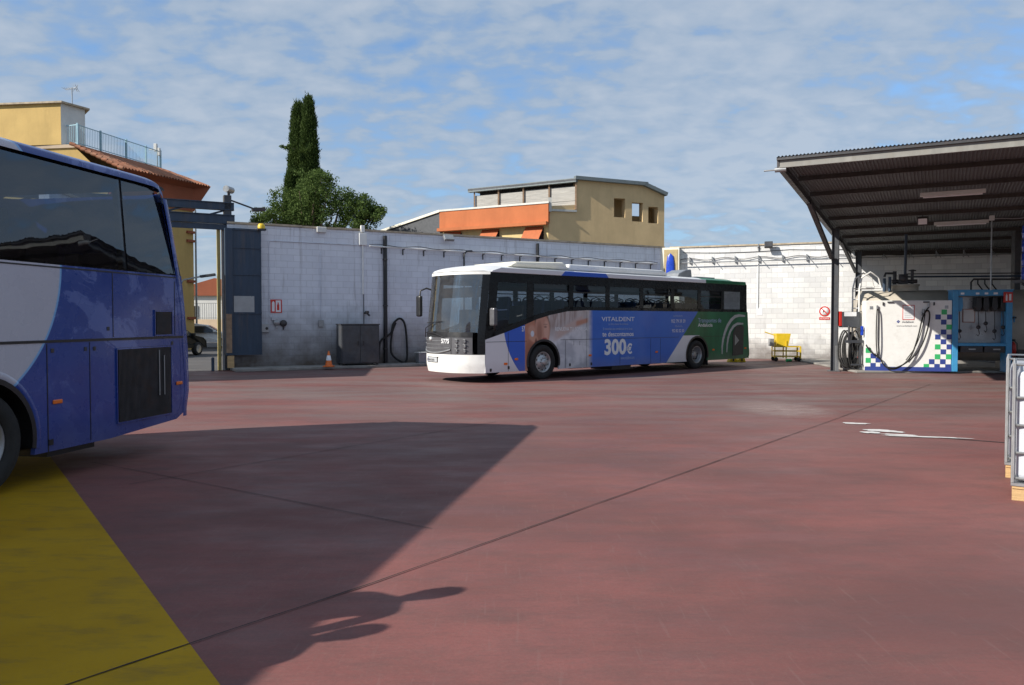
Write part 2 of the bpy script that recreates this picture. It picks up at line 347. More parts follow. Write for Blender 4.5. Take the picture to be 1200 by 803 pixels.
M['tile'] = simple('clay_tiles', (.32, .13, .07), .85, var=.35, scale=3, dirt=(.38, .28, .2), dirtamt=.6)
M['awning'] = simple('orange_awning_canvas', (.44, .13, .05), .8, var=.1)
M['darkroof'] = simple('dark_bitumen_roof', (.075, .08, .09), .7, var=.15)
M['roofedge'] = simple('pale_metal_trim', (.5, .5, .47), .5, .2, var=.1)
M['greytrim'] = simple('grey_green_trim', (.16, .19, .20), .6, .1, var=.15)
M['railblue'] = simple('pale_blue_railing', (.30, .48, .56), .5, .1, var=.1)
def leafmat(name, a, b):
    g = G(name); n = g.noise(1.3, 3, .6); n2 = g.noise(14, 2)
    c = g.mix(g.maprange(n*.6 + n2*.4, .35, .65), a, b)
    p = g.n.new('ShaderNodeBsdfPrincipled'); g.set(p.inputs['Base Color'], c); p.inputs['Roughness'].default_value = .8; p.inputs['Specular IOR Level'].default_value = .2
    t = g.n.new('ShaderNodeBsdfTranslucent'); g.set(t.inputs[0], c); m = g.n.new('ShaderNodeMixShader'); m.inputs[0].default_value = .3
    g.l.new(p.outputs[0], m.inputs[1]); g.l.new(t.outputs[0], m.inputs[2]); g.l.new(m.outputs[0], g.out.inputs[0]); return g.mat
M['leaf'] = leafmat('broad_leaves', (.055, .095, .022), (.105, .155, .04)); M['cypress'] = leafmat('cypress_foliage', (.028, .055, .012), (.065, .10, .022))
M['bark'] = simple('bark', (.12, .09, .06), .95, var=.3, bump=.5)
M['carblack'] = simple('black_car_paint', (.010, .012, .012), .5, 0, var=.1, coat=0, spec=.2)
M['carwhite'] = simple('white_car_paint', (.72, .72, .72), .3, var=.04, coat=.8)

# ------------------------------------------------------------------ ground
def px(x, y, h=0.0):                                   # measured point of the photo -> place on the ground
    d = 915*(EYE-h)/(y-375); return ((x-600)/915*d, d)
tag(sheet([(-1500, -800), (1500, -800), (1500, 2500), (-1500, 2500)], -0.012).build('ground', M['earth']), kind='structure')
WL = Vector((-8.64, 26.8)); WD = Vector((.877, .4805)).normalized(); CORNER = Vector((6.87, 35.3)); WE = Vector((24.0, 29.3))
tag(sheet([(-60, 0), (-14.5, 18.5), (-9.8, 26.3), (6.9, 35.4), (7.5, 62), (-60, 62)], -0.006).build('street', M['asphalt']), kind='structure')
tag(sheet([(-13.5, -12), (30, -12), (30, 30), (24, 29.4), (6.9, 35.35), (-9.9, 26.15), (-12.4, 24.9), (-13.5, 18)], 0.0).build('yard_floor', M['yard']), kind='structure')
tag(sheet([(-5.95, 9.95), (-1.39, 3.63), (2.1, -1.2), (-12.4, -1.2), (-12.4, 9.95)], 0.004).build('yellow_floor_zone', M['yellowfloor']), kind='structure')
def strip(pts, w, z, name, mat, wob=.0):
    m = MB(); rows = []
    P = [Vector(p) for p in pts]; Q = []
    for a, b in zip(P[:-1], P[1:]):
        n = max(2, int((b-a).length/.25))
        for i in range(n): Q.append(a.lerp(b, i/n))
    Q.append(P[-1])
    for i, p in enumerate(Q):
        d = (Q[min(i+1, len(Q)-1)] - Q[max(i-1, 0)]).normalized(); n = Vector((-d.y, d.x)); o = random.uniform(-1, 1)*wob; ww = w*(1+random.uniform(-.3, .3))
        rows.append([(p.x+n.x*(ww/2+o), p.y+n.y*(ww/2+o), z), (p.x-n.x*(ww/2-o), p.y-n.y*(ww/2-o), z)])
    m.grid(rows); return tag(m.build(name, mat), kind='structure')
strip([(-3.2, 2.1), px(90, 803), px(435, 687), px(980, 492), (11.0, 20.5)], .011, .008, 'floor_joint', M['joint'], .003)
strip([(-3.95, 8.0), px(203, 560), px(581, 495)], .009, .008, 'floor_joint', M['joint'], .003)
strip([(-5.0, 9.25), px(170, 555), px(505, 622)], .008, .008, 'floor_joint', M['joint'], .003)
strip([px(1105, 514), px(1185, 520), (8.6, 10.6)], .05, .004, 'drain_channel', M['joint'], .004)
# concrete strip along the shaded wall, its apron behind the canopy
nL = Vector((WD.y, -WD.x))
m = MB(); a = WL - WD*1.0; b = CORNER
m.add([(p.x, p.y, z) for z in (0.0, .10) for p in (a, b, b+nL*.9, a+nL*1.1)], [(0, 1, 2, 3), (4, 5, 6, 7), (0, 1, 5, 4), (1, 2, 6, 5), (2, 3, 7, 6), (3, 0, 4, 7)])
tag(m.build('kerb_strip', M['concrete'], bevel=.02), kind='structure')
m = MB(); m.add([(x, y, z) for z in (0.0, .07) for x, y in ((11.0, 24.9), (17.2, 24.9), (18.5, 31.0), (11.9, 33.2))], [(0, 1, 2, 3), (4, 5, 6, 7), (0, 1, 5, 4), (1, 2, 6, 5), (2, 3, 7, 6), (3, 0, 4, 7)])
tag(m.build('equipment_plinth', M['concrete'], bevel=.02), kind='structure')
def blob(cx, cy, rx, ry, rz, z, name, mat, seed, rough=.5, n=60):
    random.seed(seed); pts = []
    for i in range(n):
        a = 2*PI*i/n; r = 1 + rough*mnoise.noise(Vector((math.cos(a)*1.6, math.sin(a)*1.6, seed*3.7))) + rough*.5*mnoise.noise(Vector((math.cos(a)*5, math.sin(a)*5, seed)))
        x, y = rx*r*math.cos(a), ry*r*math.sin(a); pts.append((cx + x*math.cos(rz)-y*math.sin(rz), cy + x*math.sin(rz)+y*math.cos(rz)))
    return sheet(pts, z)
c0 = px(1012, 501); c1 = px(1035, 506); c2 = px(1078, 513)
m = blob(*px(1003, 497), .20, .10, -.3, .008, '', 0, 3)
for (cx, cy), rx, ry, rz, sd_ in ((c1, .30, .11, -.5, 5), (px(1056, 511), .22, .07, -.35, 9), (c2, .62, .05, -.28, 6), (px(1022, 508), .12, .12, 0, 8)):
    q = blob(cx, cy, rx, ry, rz, .008+.0005*sd_, '', 0, sd_); m.add(q.v, q.f)
tag(m.build('paint_spill', M['spill']), 'irregular white paint spill on the red floor before the canopy', 'spill')
def m_patch():
    g = G('washed_patch'); t = g.n.new('ShaderNodeBsdfTransparent'); p = g.n.new('ShaderNodeBsdfDiffuse'); p.inputs[0].default_value = (.42, .33, .31, 1)
    mx = g.n.new('ShaderNodeMixShader'); n = g.noise(2.2, 7, .7, (1, 3, 1)); e = (1. - (g.x*g.x/1.0 + g.y*g.y/2.4)).clamp()
    g.set(mx.inputs[0], (g.maprange(n, .3, .65)*e*.8).clamp()); g.l.new(t.outputs[0], mx.inputs[1]); g.l.new(p.outputs[0], mx.inputs[2]); g.l.new(mx.outputs[0], g.out.inputs[0]); return g.mat
M['wornpatch'] = m_patch()
pc = px(915, 480); tag(sheet([(-1.4, -1.8), (1.4, -1.8), (1.4, 1.8), (-1.4, 1.8)], .0045).build('worn_floor_patch', M['wornpatch'], loc=(pc[0], pc[1], 0)), kind='structure')
# small litter
for i, (x, y, mt, nm, lb) in enumerate(((612, 483, 'yellow', 'dry_leaf', 'tiny yellow leaf on the floor in front of the white and blue bus'),)):
    pass

# ------------------------------------------------------------------ walls
def wall(name, label, a, b, h, th, mat, coping, cat='wall', copmat='coping'):
    a = Vector(a); b = Vector(b); d = b-a; L = d.length; rz = math.atan2(d.y, d.x)
    t = thing(name, label, cat, (a.x, a.y, 0), rz)
    m = MB(); m.bb(0, L, 0, th, 0, h); m.build('masonry', mat, t)
    if coping:
        m = MB(); n = int(L/1.2)
        for i in range(n):
            z = h + random.uniform(0, .012); m.bb(i*L/n+.004, (i+1)*L/n-.004, -.05, th+.05, z+.002, z+.07)
        m.build('coping', M[copmat], t)
    return t
LW = wall('block_wall', 'long shaded whitewashed block wall behind the white and blue bus', WL-WD*1.05, CORNER, 4.93, .25, M['wall_bluish'], True)
BW = wall('block_wall', 'sunlit white block wall running behind the fuel canopy', CORNER + Vector((.26, .1)), WE, 4.93, .25, M['wall_white'], True)
# wall beyond the gate, mostly behind the near coach; its end throws the shadow band along the yard
wall('block_wall', 'whitewashed wall left of the gate hidden behind the near blue coach', (-12.6, 25.0), (-12.0, 19.9), 5.0, .25, M['wall_bluish'], True)

LWL = (CORNER-WL).length
def wallpt(pxx):                                       # distance along the shaded wall for a photo column
    r = (pxx-600)/915; return (r*WL.y - WL.x)/(WD.x - r*WD.y)
rzL = math.atan2(WD.y, WD.x)
def onwall(name, label, cat, s, z, off=0.0, group=None):
    p = WL + WD*s + nL*off; return thing(name, label, cat, (p.x, p.y, z), rzL, group)
def wall_h(s, y):
    d = WL.y + WD.y*s; return EYE + (375-y)*d/915

# black drainpipe
s = wallpt(451); t = onwall('drainpipe', 'black vertical downpipe on the shaded wall beside the hose loop', 'pipe', s, 0, .07)
m = MB(); m.cyl((0, 0, .12), (0, 0, wall_h(s, 277)), .075, 12); m.build('pipe', M['black'], t)
m = MB()
for z in (.6, 2.2, 3.9): m.lathe((0, 0, z), [(.076, 0), (.09, 0), (.09, .05), (.076, .05)]); m.bb(-.02, .02, 0, .07, z, z+.05)
m.build('bracket', M['steeldark'], t)
s = wallpt(629); t = onwall('drainpipe', 'short black vent pipe high on the shaded wall above the bus roof', 'pipe', s, 0, .07)
m = MB(); m.cyl((0, 0, 3.2), (0, 0, wall_h(s, 286)), .06, 12); m.build('pipe', M['black'], t)
# white service pipe with brackets along the wall
s0 = wallpt(432); s1 = LWL-.5; t = onwall('service_pipe', 'white horizontal service pipe on brackets along the upper shaded wall', 'pipe', 0, 0, .12)
za, zb = wall_h(s0, 289), wall_h(s1, 309.5)
m = MB(); m.cyl((s0, 0, za), (s1, 0, zb), .03, 10); m.build('pipe', M['white'], t)
m = MB(); n = 15
pts = [(s0+(s1-s0)*i/60, -.03+.015*math.sin(i*1.3), za+(zb-za)*i/60 + .05 + .03*math.sin(i*.9)) for i in range(61)]
m.tube(pts, .012, 6); m.build('cable', M['steeldark'], t)
for i in range(16):
    s = s0+.5+(s1-s0-.8)*i/15; z = za+(zb-za)*(s-s0)/(s1-s0)
    m = MB(); m.bb(s-.02, s+.02, -.05, .12, z-.06, z-.035); m.bb(s-.02, s+.02, .09, .118, z-.25, z-.035); m.build('bracket', M['steeldark'], t)
# branch dropping from service pipe behind the bus
s = wallpt(542); t = onwall('pipe_branch', 'dark bent pipe dropping behind the bus front roof', 'pipe', s, 0, .15)
z = wall_h(s, 295); m = MB(); m.tube([(.35, 0, z+.02), (.12, 0, z), (.02, 0, z-.1), (0, 0, z-.3), (0, 0, 1.0)], .035, 8); m.build('pipe', M['steeldark'], t)
# pale conduit + tap
s = wallpt(425); t = onwall('conduit', 'pale vertical conduit with junction box above the dark cabinet', 'pipe', s, 0, .05)
m = MB(); m.cyl((0, 0, wall_h(s, 345)), (0, 0, wall_h(s, 288)), .035, 8); m.build('pipe', M['white'], t)
m = MB(); m.bb(-.14, .14, -.06, .05, wall_h(s, 288), wall_h(s, 274)); m.bb(-.07, .07, -.05, .05, wall_h(s, 273), wall_h(s, 265)); m.build('junction_box', M['white'], t, bevel=.01)
m = MB(); m.cyl((.03, 0, 1.4), (.03, 0, wall_h(s, 345)), .015, 6); m.tube([(.03, -.02, 1.95), (.12, -.08, 1.95), (.22, -.1, 1.85)], .035, 8); m.cyl((.12, -.2, 1.98), (.12, .02, 1.98), .05, 10); m.build('tap', M['steeldark'], t)
# thin conduit outline left
for pxx, y0, y1, ln in ((316, 285, 372, 1),):
    s = wallpt(pxx); t = onwall('conduit', 'thin grey conduit running up and across the wall near the gate', 'pipe', s, 0, .03)
    s2 = wallpt(425)-s; m = MB(); m.tube([(0, 0, wall_h(s, 372)), (0, 0, wall_h(s, 290)), (.02, 0, wall_h(s, 283)), (.1, 0, wall_h(s, 282.5)), (s2-.2, 0, wall_h(s+s2, 288))], .014, 6); m.build('pipe', M['wall_bluish'], t)
    m = MB(); m.bb(.05, .3, -.05, .02, wall_h(s, 372)-.1, wall_h(s, 372)); m.build('clip', M['wall_bluish'], t)
s = wallpt(376); t = onwall('conduit', 'single thin conduit with switch box in the middle of the wall', 'pipe', s, 0, .03)
m = MB(); m.cyl((0, 0, 1.55), (0, 0, 4.1), .013, 6); m.build('pipe', M['wall_bluish'], t); m = MB(); m.bb(-.09, .09, -.05, .02, 1.45, 1.7); m.build('switch_box', M['silver'], t, bevel=.01)
for i, (pxx, y, lb) in enumerate(((309, 385, 'grey electric box on the wall beside the blue gate leaf'), )):
    s = wallpt(pxx); t = onwall('electric_box', lb, 'electric box', s, wall_h(s, y)); m = MB(); m.bb(-.16, .16, -.12, 0, -.14, .16); m.build('box', M['silver'], t, bevel=.015)
    m = MB(); m.cyl((0.08, -.13, .0), (.08, -.1, .0), .05, 10); m.build('dial', M['black'], t)
s = wallpt(324); t = onwall('fire_sign', 'small red and white fire equipment sign on the shaded wall', 'sign', s, wall_h(s, 359))
m = MB(); m.bb(-.19, .19, -.015, 0, -.23, .23); m.build('sign_plate', M['red'], t)
m = MB(); m.bb(-.02, .15, -.018, -.015, -.2, .2); m.add([(-.15, -.018, -.18), (-.06, -.018, -.18), (-.06, -.018, .12), (-.10, -.018, .18), (-.15, -.018, .12)], [(0, 1, 2, 3, 4)]); m.build('pictogram', M['letter_white'], t)
m = MB(); m.bb(.02, .10, -.021, -.018, -.14, .06); m.bb(.04, .08, -.021, -.018, .06, .13); m.build('pictogram', M['red'], t)
for pxx, nm_, lb, mt in ((324, 'hose_bracket', 'round pale hose bracket below the red fire sign', 'silver'), (332, 'hydrant_valve', 'small dark valve below and right of the red fire sign', 'steeldark')):
    s = wallpt(pxx); t = onwall(nm_, lb, 'valve', s, wall_h(s, 378 if pxx == 324 else 379))
    m = MB(); m.lathe((0, -.08, 0), [(0, 0), (.10, 0), (.12, .03), (.06, .08)], 'y'); m.bb(-.02, .02, -.06, 0, -.22, 0); m.build('body', M[mt], t)
s = wallpt(377); t = onwall('wall_lamp', 'small square bulkhead lamp at the top of the shaded wall', 'lamp', s, wall_h(s, 270))
m = MB(); m.bb(-.17, .17, -.12, 0, -.1, .1); m.build('housing', M['lamp'], t, bevel=.02)
s = wallpt(523); t = onwall('floodlight', 'small floodlight on top of the shaded wall near the orange building', 'lamp', s, wall_h(s, 280))
m = MB(); m.box((0, -.25, 0), (.4, .12, .26), rx=-.7); m.build('head', M['silver'], t, bevel=.02); m = MB(); m.tube([(0, 0, -.05), (0, -.12, -.08), (0, -.22, -.04)], .02); m.build('arm', M['steeldark'], t)
# hose loops on wall
s = wallpt(467); t = onwall('hose', 'black rubber hose looped on the wall right of the downpipe', 'hose', s, 0, .12)
m = MB(); m.tube(spline([(-1.9, -.1, 1.35), (-1.6, -.1, .9), (-1.2, -.15, .4), (-.9, -.2, .25), (-.75, 0, .9), (-.35, 0, 1.2), (-.25, 0, 1.55), (0, 0, 1.75), (.2, 0, 1.55), (.28, 0, .9), (.25, -.05, .2), (.0, -.05, .16), (-.35, -.05, .5), (-.3, 0, 1.2), (-.15, 0, 1.6)]), .04, 8); m.build('tube', M['rubber'], t)
s = wallpt(489); t = onwall('pale_crate', 'pale box standing at the wall foot by the bus mirror', 'box', s, .1, .3)
m = MB(); m.bb(-.2, .45, -.35, 0, 0, .36); m.build('body', M['silver'], t, bevel=.02); m = MB(); m.bb(-.23, .48, -.38, .03, .362, .40); m.build('lid', M['lamp'], t, bevel=.01)
# dark cabinet
ca = px(391, 430); cb = px(432, 429)
t = thing('metal_cabinet', 'dark grey steel cabinet standing against the shaded wall', 'cabinet', (WL.x+WD.x*wallpt(391)+nL.x*.95, WL.y+WD.y*wallpt(391)+nL.y*.95, .1), rzL-R(4))
m = MB(); m.bb(0, 1.35, 0, .8, .06, 1.42); m.build('body', M['post'], t, bevel=.012)
m = MB(); m.bb(-.02, 1.37, -.02, .82, 1.422, 1.46); m.build('lid', M['steeldark'], t)
for x0, x1 in ((.03, .66), (.69, 1.32)):
    m = MB(); m.bb(x0, x1, -.02, -.002, .1, 1.38); d = m.build('door', M['post'], t, bevel=.005)
    m = MB(); m.bb(x1-.1 if x0 < .1 else x0+.06, x1-.06 if x0 < .1 else x0+.1, -.045, -.021, .7, .86); m.build('handle', M['black'], d)
m = MB()
for x in (.05, 1.25):
    for y in (.03, .7): m.bb(x, x+.06, y, y+.06, 0, .06)
m.build('feet', M['black'], t)
# cone
cx, cy = px(385, 430, .1)
t = thing('traffic_cone', 'small orange and white traffic cone beside the dark cabinet', 'cone', (cx, cy, .10))
m = MB(); m.bb(-.17, .17, -.17, .17, 0, .04); m.build('base', M['orange'], t, bevel=.01)
m = MB(); m.lathe((0, 0, .04), [(.125, 0), (.022, .5), (0, .5)], n=20); k = m.build('cone', M['orange'], t)
m = MB(); m.lathe((0, 0, .04), [(.092, .18), (.057, .35), (.05, .35), (.085, .18)], n=20); m.build('reflective_band', M['letter_white'], k)

# ------------------------------------------------------------------ gate
gx, gy = px(257, 434)
t = thing('entrance_gate', 'tall gate frame with yellow post and steel cross beams over the entrance', 'gate', (gx, gy, 0), rzL)
m = MB(); m.bb(-.05, .05, -.08, .08, 0, 4.85); m.build('post', M['yellowpost'], t, bevel=.01)
m = MB(); m.bb(.18, .42, -.10, .14, 0, 5.9); m.build('post', M['post'], t, bevel=.01)
m = MB(); m.bb(.10, .17, .0, .10, 0, 4.8); m.build('guide_rail', M['metal'], t)
for z0, z1, y in ((5.42, 5.62, 0.0), (4.95, 5.2, -.1)):
    m = MB(); m.bb(-6.5, .5, y-.10, y+.05, z0, z1); m.bb(-6.5, .5, y-.14, y+.08, z1+.002, z1+.03); m.bb(-6.5, .5, y-.14, y+.08, z0-.03, z0-.002); m.build('cross_beam', M['bluegrey'], t)
m = MB(); m.bb(-6.5, 1.6, -.18, -.08, 4.72, 4.90); m.build('cross_beam', M['bluegrey'], t)
m = MB()
for i in range(5): m.bar((-6+i*1.4, -.02, 5.18), (-5.3+i*1.4, -.02, 5.42), .06)
m.build('lattice', M['bluegrey'], t)
t = thing('security_camera', 'security camera and small floodlight on top of the gate post', 'camera', (gx+WD.x*.35, gy+WD.y*.35, 5.9), rzL)
m = MB(); m.bb(-.04, .04, -.04, .04, 0, .12); m.build('mount', M['steeldark'], t)
m = MB(); m.cyl((-.12, -.18, .2), (.12, .15, .2), .11, 14); m.build('camera_body', M['silver'], t)
m = MB(); m.bar((0.05, 0, -.15), (.85, -.1, -.42), .05); m.build('arm', M['steeldark'], t)
m = MB(); m.box((.95, -.12, -.42), (.45, .18, .12), ry=-.1); m.build('floodlight', M['steeldark'], t, bevel=.02)
# folded blue gate leaf
glf = WL + WD*wallpt(272) + nL*.25
t = thing('gate_leaf', 'blue-grey sheet steel sliding gate leaf folded against the wall', 'gate', (glf.x, glf.y, 0), rzL)
wl_ = (wallpt(305)-wallpt(272))
m = MB(); m.bb(0, wl_, -.03, .03, .52, 4.75); m.bb(-.25, -.01, -.1, .1, .52, 4.75); m.build('leaf', M['bluegrey'], t)
for z in (.52, 1.9, 3.2, 4.1, 4.7):
    m = MB(); m.bb(0, wl_, -.06, -.031, z, z+.06); m.build('rail', M['bluegrey'], t)
m = MB(); m.bb(-.24, -.06, -.115, -.101, .6, 1.9); m.build('worn_strip', M['rust'], t)
m = MB(); m.bb(.02, .68, -.045, -.031, 1.95, 2.5); m.build('notice_plate', M['silver'], t)
m = MB(); m.bb(-.2, .0, -.12, .05, .1, .5); m.build('roller_box', M['wood'], t)
t = thing('warning_beacon', 'small yellow warning beacon at the top of the blue gate leaf', 'beacon', (glf.x+WD.x*wl_, glf.y+WD.y*wl_, 4.78), rzL)
m = MB(); m.lathe((0, -.1, 0), [(.12, 0), (.12, .1), (.08, .17), (0, .18)], n=16); m.build('lens', M['yellow'], t); m = MB(); m.bb(-.14, .14, -.22, .04, -.06, -.002); m.build('base', M['steeldark'], t)
bx, by = px(249, 435); t = thing('bollard', 'short dark steel bollard just left of the yellow gate post', 'bollard', (bx, by, 0)); m = MB(); m.cyl((0, 0, 0), (0, 0, .42), .05, 12); m.lathe((0, 0, .42), [(.05, 0), (.035, .03), (0, .04)], n=12); m.build('post', M['bluegrey'], t)

# ------------------------------------------------------------------ beyond the gate
def car(name, label, paint, loc, rz, hatch=True):
    t = thing(name, label, 'car', loc, rz)
    prof = [(-2.0, .35), (-2.08, .6), (-2.02, .95), (-1.85, 1.05), (-1.45, 1.42), (-.4, 1.47), (.35, 1.38), (1.0, .98), (1.75, .86), (2.02, .68), (2.05, .35)]
    m = MB(); m.smooth = True
    rows = []
    for y, sc, ins in ((-.84, .90, .14), (-.87, .97, .03), (-.80, 1., 0), (0, 1.01, 0), (.80, 1., 0), (.87, .97, .03), (.84, .90, .14)):
        row = []
        for x, z in prof:
            yy = y
            if z > 1.0: yy = max(-.66, min(.66, y))
            row.append((x*(1-ins*.1), yy, .35+(z-.35)*sc))
        rows.append(row)
    m.grid(rows); m.smooth = False
    for row in (rows[0], rows[-1]): m.add(row, [tuple(range(len(row)))])
    m.build('body', paint, t)
    m = MB()
    for s in (-1, 1):
        m.add([(x, s*y, z) for x, y, z in ((-1.55, .875, .93), (-1.3, .70, 1.34), (.3, .70, 1.32), (.95, .875, .94))], [(0, 1, 2, 3)])
    m.build('side_windows', M['glass_dark'], t)
    m = MB(); m.add([(-1.90, -.58, 1.06), (-1.90, .58, 1.06), (-1.53, .55, 1.40), (-1.53, -.55, 1.40)], [(0, 1, 2, 3)]); m.build('rear_window', M['glass_dark'], t)
    m = MB(); m.add([(1.05, -.62, 1.01), (1.05, .62, 1.01), (.42, .56, 1.38), (.42, -.56, 1.38)], [(0, 1, 2, 3)]); m.build('windscreen', M['glass_dark'], t)
    for s in (-1, 1):
        m = MB(); m.bb(-2.10, -2.0, s*.55, s*.8, .75, .95); m.build('tail_light', M['redlens'], t, bevel=.02)
        m = MB(); m.bb(1.92, 2.06, s*.5, s*.78, .62, .76); m.build('headlight', M['lens'], t, bevel=.02)
        m = MB(); m.bb(.72, .9, s*.84, s*1.0, .95, 1.07); m.build('mirror', paint, t, bevel=.03)
        for x in (-1.28, 1.3):
            w = MB(); w.lathe((x, s*.80, .31), [(.2, -.1), (.31, -.1), (.31, .1), (.2, .1)], 'y'); o = w.build('wheel', M['rubber'], t)
            w = MB(); w.lathe((x, s*.80, .31), [(0, s*.08), (.2, s*.10)], 'y', 16); w.build('rim', M['silver'], o)
    return t
car('parked_car', 'black hatchback parked in the street between coach and gate', M['carblack'], (-16.25, 36.6, 0), R(80))
car('parked_car', 'white car in the street beyond the yellow gate post', M['carwhite'], (-18.9, 47.6, 0), R(15))
wall('low_wall', 'low beige boundary wall across the street seen through the gate', (-36, 66), (-18, 62), 1.75, .25, M['st_beige'], False)
t = thing('warehouse', 'white warehouse with red roof edge far beyond the gate', 'building', (-38, 84, 0), R(4))
m = MB(); m.bb(0, 12, 0, 16, 0, 4.3); m.build('wall', M['st_white'], t)
m = MB(); m.add([(-.3, -.3, 4.3), (12.3, -.3, 4.3), (12.3, 16.3, 4.3), (-.3, 16.3, 4.3), (6, -.3, 6.2), (6, 16.3, 6.2)], [(0, 1, 4), (3, 2, 5), (0, 4, 5, 3), (1, 2, 5, 4)]); m.build('roof', M['st_red'], t)
m = MB(); m.bb(1, 4.2, -.05, -.003, 1.0, 3.2); 
m.build('window', M['glass_dark'], t)
t = thing('mesh_fence', 'pale metal bar fence standing on the low wall across the street', 'fence', (-27, 63.9, 1.75), R(-12))
m = MB()
for i in range(34): m.bar((i*.2, .1, 0), (i*.2, .1, 1.3), .03)
m.build('bars', M['silver'], t); m = MB(); m.bar((0, .1, 1.3), (6.7, .1, 1.3), .05); m.bar((0, .1, .1), (6.7, .1, .1), .05); m.build('rail', M['silver'], t)
def lamp(name, label, x, y, h, arm, rz):
    t = thing(name, label, 'street lamp', (x, y, 0), rz)
    m = MB(); m.tube([(0, 0, 0), (0, 0, h-.6), (arm*.2, 0, h-.2), (arm, 0, h)], .07, 8, r2=.04); m.build('pole', M['silver'], t)
    m = MB(); m.box((arm+.3, 0, h+.04), (.8, .26, .14), ry=-.15); m.build('lamp_head', M['steeldark'], t, bevel=.03)
lamp('street_lamp', 'street lamp on an angled arm reaching out from the yellow building corner', -17.9, 42.0, 4.05, 1.2, R(8))
lamp('street_lamp', 'thin street lamp seen just left of the yellow gate post', -21.8, 54.0, 9.8, -.5, R(20))

# yellow house top left
YC = Vector((-20.6, 40.0)); YF = Vector((-18.3, 45.0)); YD = (YF-YC)
t = thing('yellow_house', 'yellow rendered house with tiled eaves and roof terrace behind the near coach', 'house')
m = MB()
A = [(-20.6, 40.0), (-18.3, 45.0), (-24, 52), (-42, 50), (-46, 43.6)]
m.prism(A, 0, 9.0, 'z'); m.build('wall', M['st_yellow'], t)
m = MB(); m.add([(-20.55, 39.98, 7.9), (-18.25, 44.98, 7.9), (-18.25, 44.98, 9.2), (-20.55, 39.98, 9.2), (-19.76, 39.76, 9.40), (-17.46, 45.49, 9.40)], [(0, 1, 2, 3), (3, 2, 5, 4), (0, 3, 4), (1, 5, 2)]); m.build('soffit', M['st_red'], t)
m = MB(); m.add([(-20.6, 39.99, 8.9), (-46, 43.6, 8.9), (-46, 43.6, 10.55), (-22.3, 39.99, 10.55)], [(0, 1, 2, 3)]); m.build('gable', M['st_yellow'], t)
# tiled slope made of barrel tiles
m = MB(); m.smooth = True; e0 = Vector((-19.75, 39.75, 9.42)); e1 = Vector((-17.45, 45.5, 9.42)); r0 = Vector((-22.2, 39.85, 10.6)); r1 = Vector((-20.6, 46.6, 10.6)); rows = []
N = 180
for j in range(7):
    row = []
    for i in range(N+1):
        u = i/N; p = e0.lerp(e1, u).lerp(r0.lerp(r1, u), j/6); row.append((p.x, p.y, p.z + .055*math.sin(i*PI/3.0) + .02*(j % 2)))
    rows.append(row)
m.grid(rows); m.build('tile_roof', M['tile'], t)
m = MB(); m.smooth = True
for j in range(10):
    p = e0.lerp(r0, j/9.); m.cyl((p.x-.15, p.y-.08, p.z+.02), (p.x+.12, p.y-.08, p.z-.06), .09, 8)
m.build('verge_tiles', M['tile'], t)
m = MB(); m.prism([(-22.1, 39.9), (-20.7, 46.5), (-26, 52), (-44, 50), (-46, 43.6)], 10.45, 10.62, 'z'); m.build('terrace', M['st_beige'], t)
m = MB(); P = [(-22.95, 40.02), (-22.4, 41.25), (-27, 47), (-44, 48), (-46, 42.9)]; m.prism(P, 10.63, 12.7, 'z'); m.build('penthouse', [M['st_yellow']], t)
m = MB(); m.add([(-22.93, 40.0, 10.63), (-22.38, 41.25, 10.63), (-22.38, 41.25, 12.7), (-22.93, 40.0, 12.7)], [(0, 1, 2, 3)]); m.build('side_wall', M['st_white'], t)
m = MB(); P2 = [(-22.8, 39.85), (-22.15, 41.3), (-27, 47.2), (-44, 48.2), (-46.2, 42.7)]; m.prism(P2, 12.702, 12.79, 'z'); m.build('roof_slab', M['coping'], t)
rail = thing('terrace_railing', 'pale blue metal railing along the yellow house roof terrace', 'railing')
RP = [Vector((-22.95, 40.3, 10.62)), Vector((-22.1, 40.0, 10.62)), Vector((-20.75, 46.4, 10.62))]
m = MB()
for a, b in zip(RP[:-1], RP[1:]):
    for z in (.08, 1.0): m.bar(a+Vector((0, 0, z)), b+Vector((0, 0, z)), .035)
m.build('rail', M['railblue'], rail)
m = MB()
for a, b in zip(RP[:-1], RP[1:]):
    n = int((b-a).length/.115)
    for i in range(n): p = a.lerp(b, i/n); m.bar(p+Vector((0, 0, .08)), p+Vector((0, 0, 1.0)), .014)
m.build('baluster', M['railblue'], rail)
for f in (0, .25, .55, .8, 1.):
    p = RP[1].lerp(RP[2], f); m = MB(); m.bar(p, p+Vector((0, 0, 1.08)), .08); m.build('post', M['railblue'], rail)
def antenna(label, x, y, z, h, s=1.0):
    t = thing('antenna', label, 'antenna', (x, y, z)); m = MB(); m.cyl((0, 0, 0), (0, 0, h), .025, 8); m.build('mast', M['silver'], t)
    m = MB(); m.bar((-.45*s, .1, h*.92), (.3*s, -.1, h*.97), .02)
    for i in range(7): x_ = -.45*s+.11*s*i; L_ = (.26-.02*i)*s; m.bar((x_, -L_, h*.93), (x_, L_, h*.93), .012)
    m.bar((.25*s, 0, h*.8), (.32*s, 0, h*1.12), .02); m.bar((.05, 0, h*.8), (.34*s, 0, h*1.12), .014); m.bar((.05, 0, h*1.12), (.34*s, 0, h*.78), .014); m.bar((.3*s, -.2, h*1.1), (.3*s, .2, h*.82), .014)
    m.build('aerial', M['silver'], t)
antenna('spiky television aerial on the roof of the yellow penthouse', -22.9, 41.0, 12.79, 1.0, .9)
t = thing('roof_antenna', 'stubby white antenna boxes at the far end of the terrace railing', 'antenna', (-20.9, 46.3, 10.62))
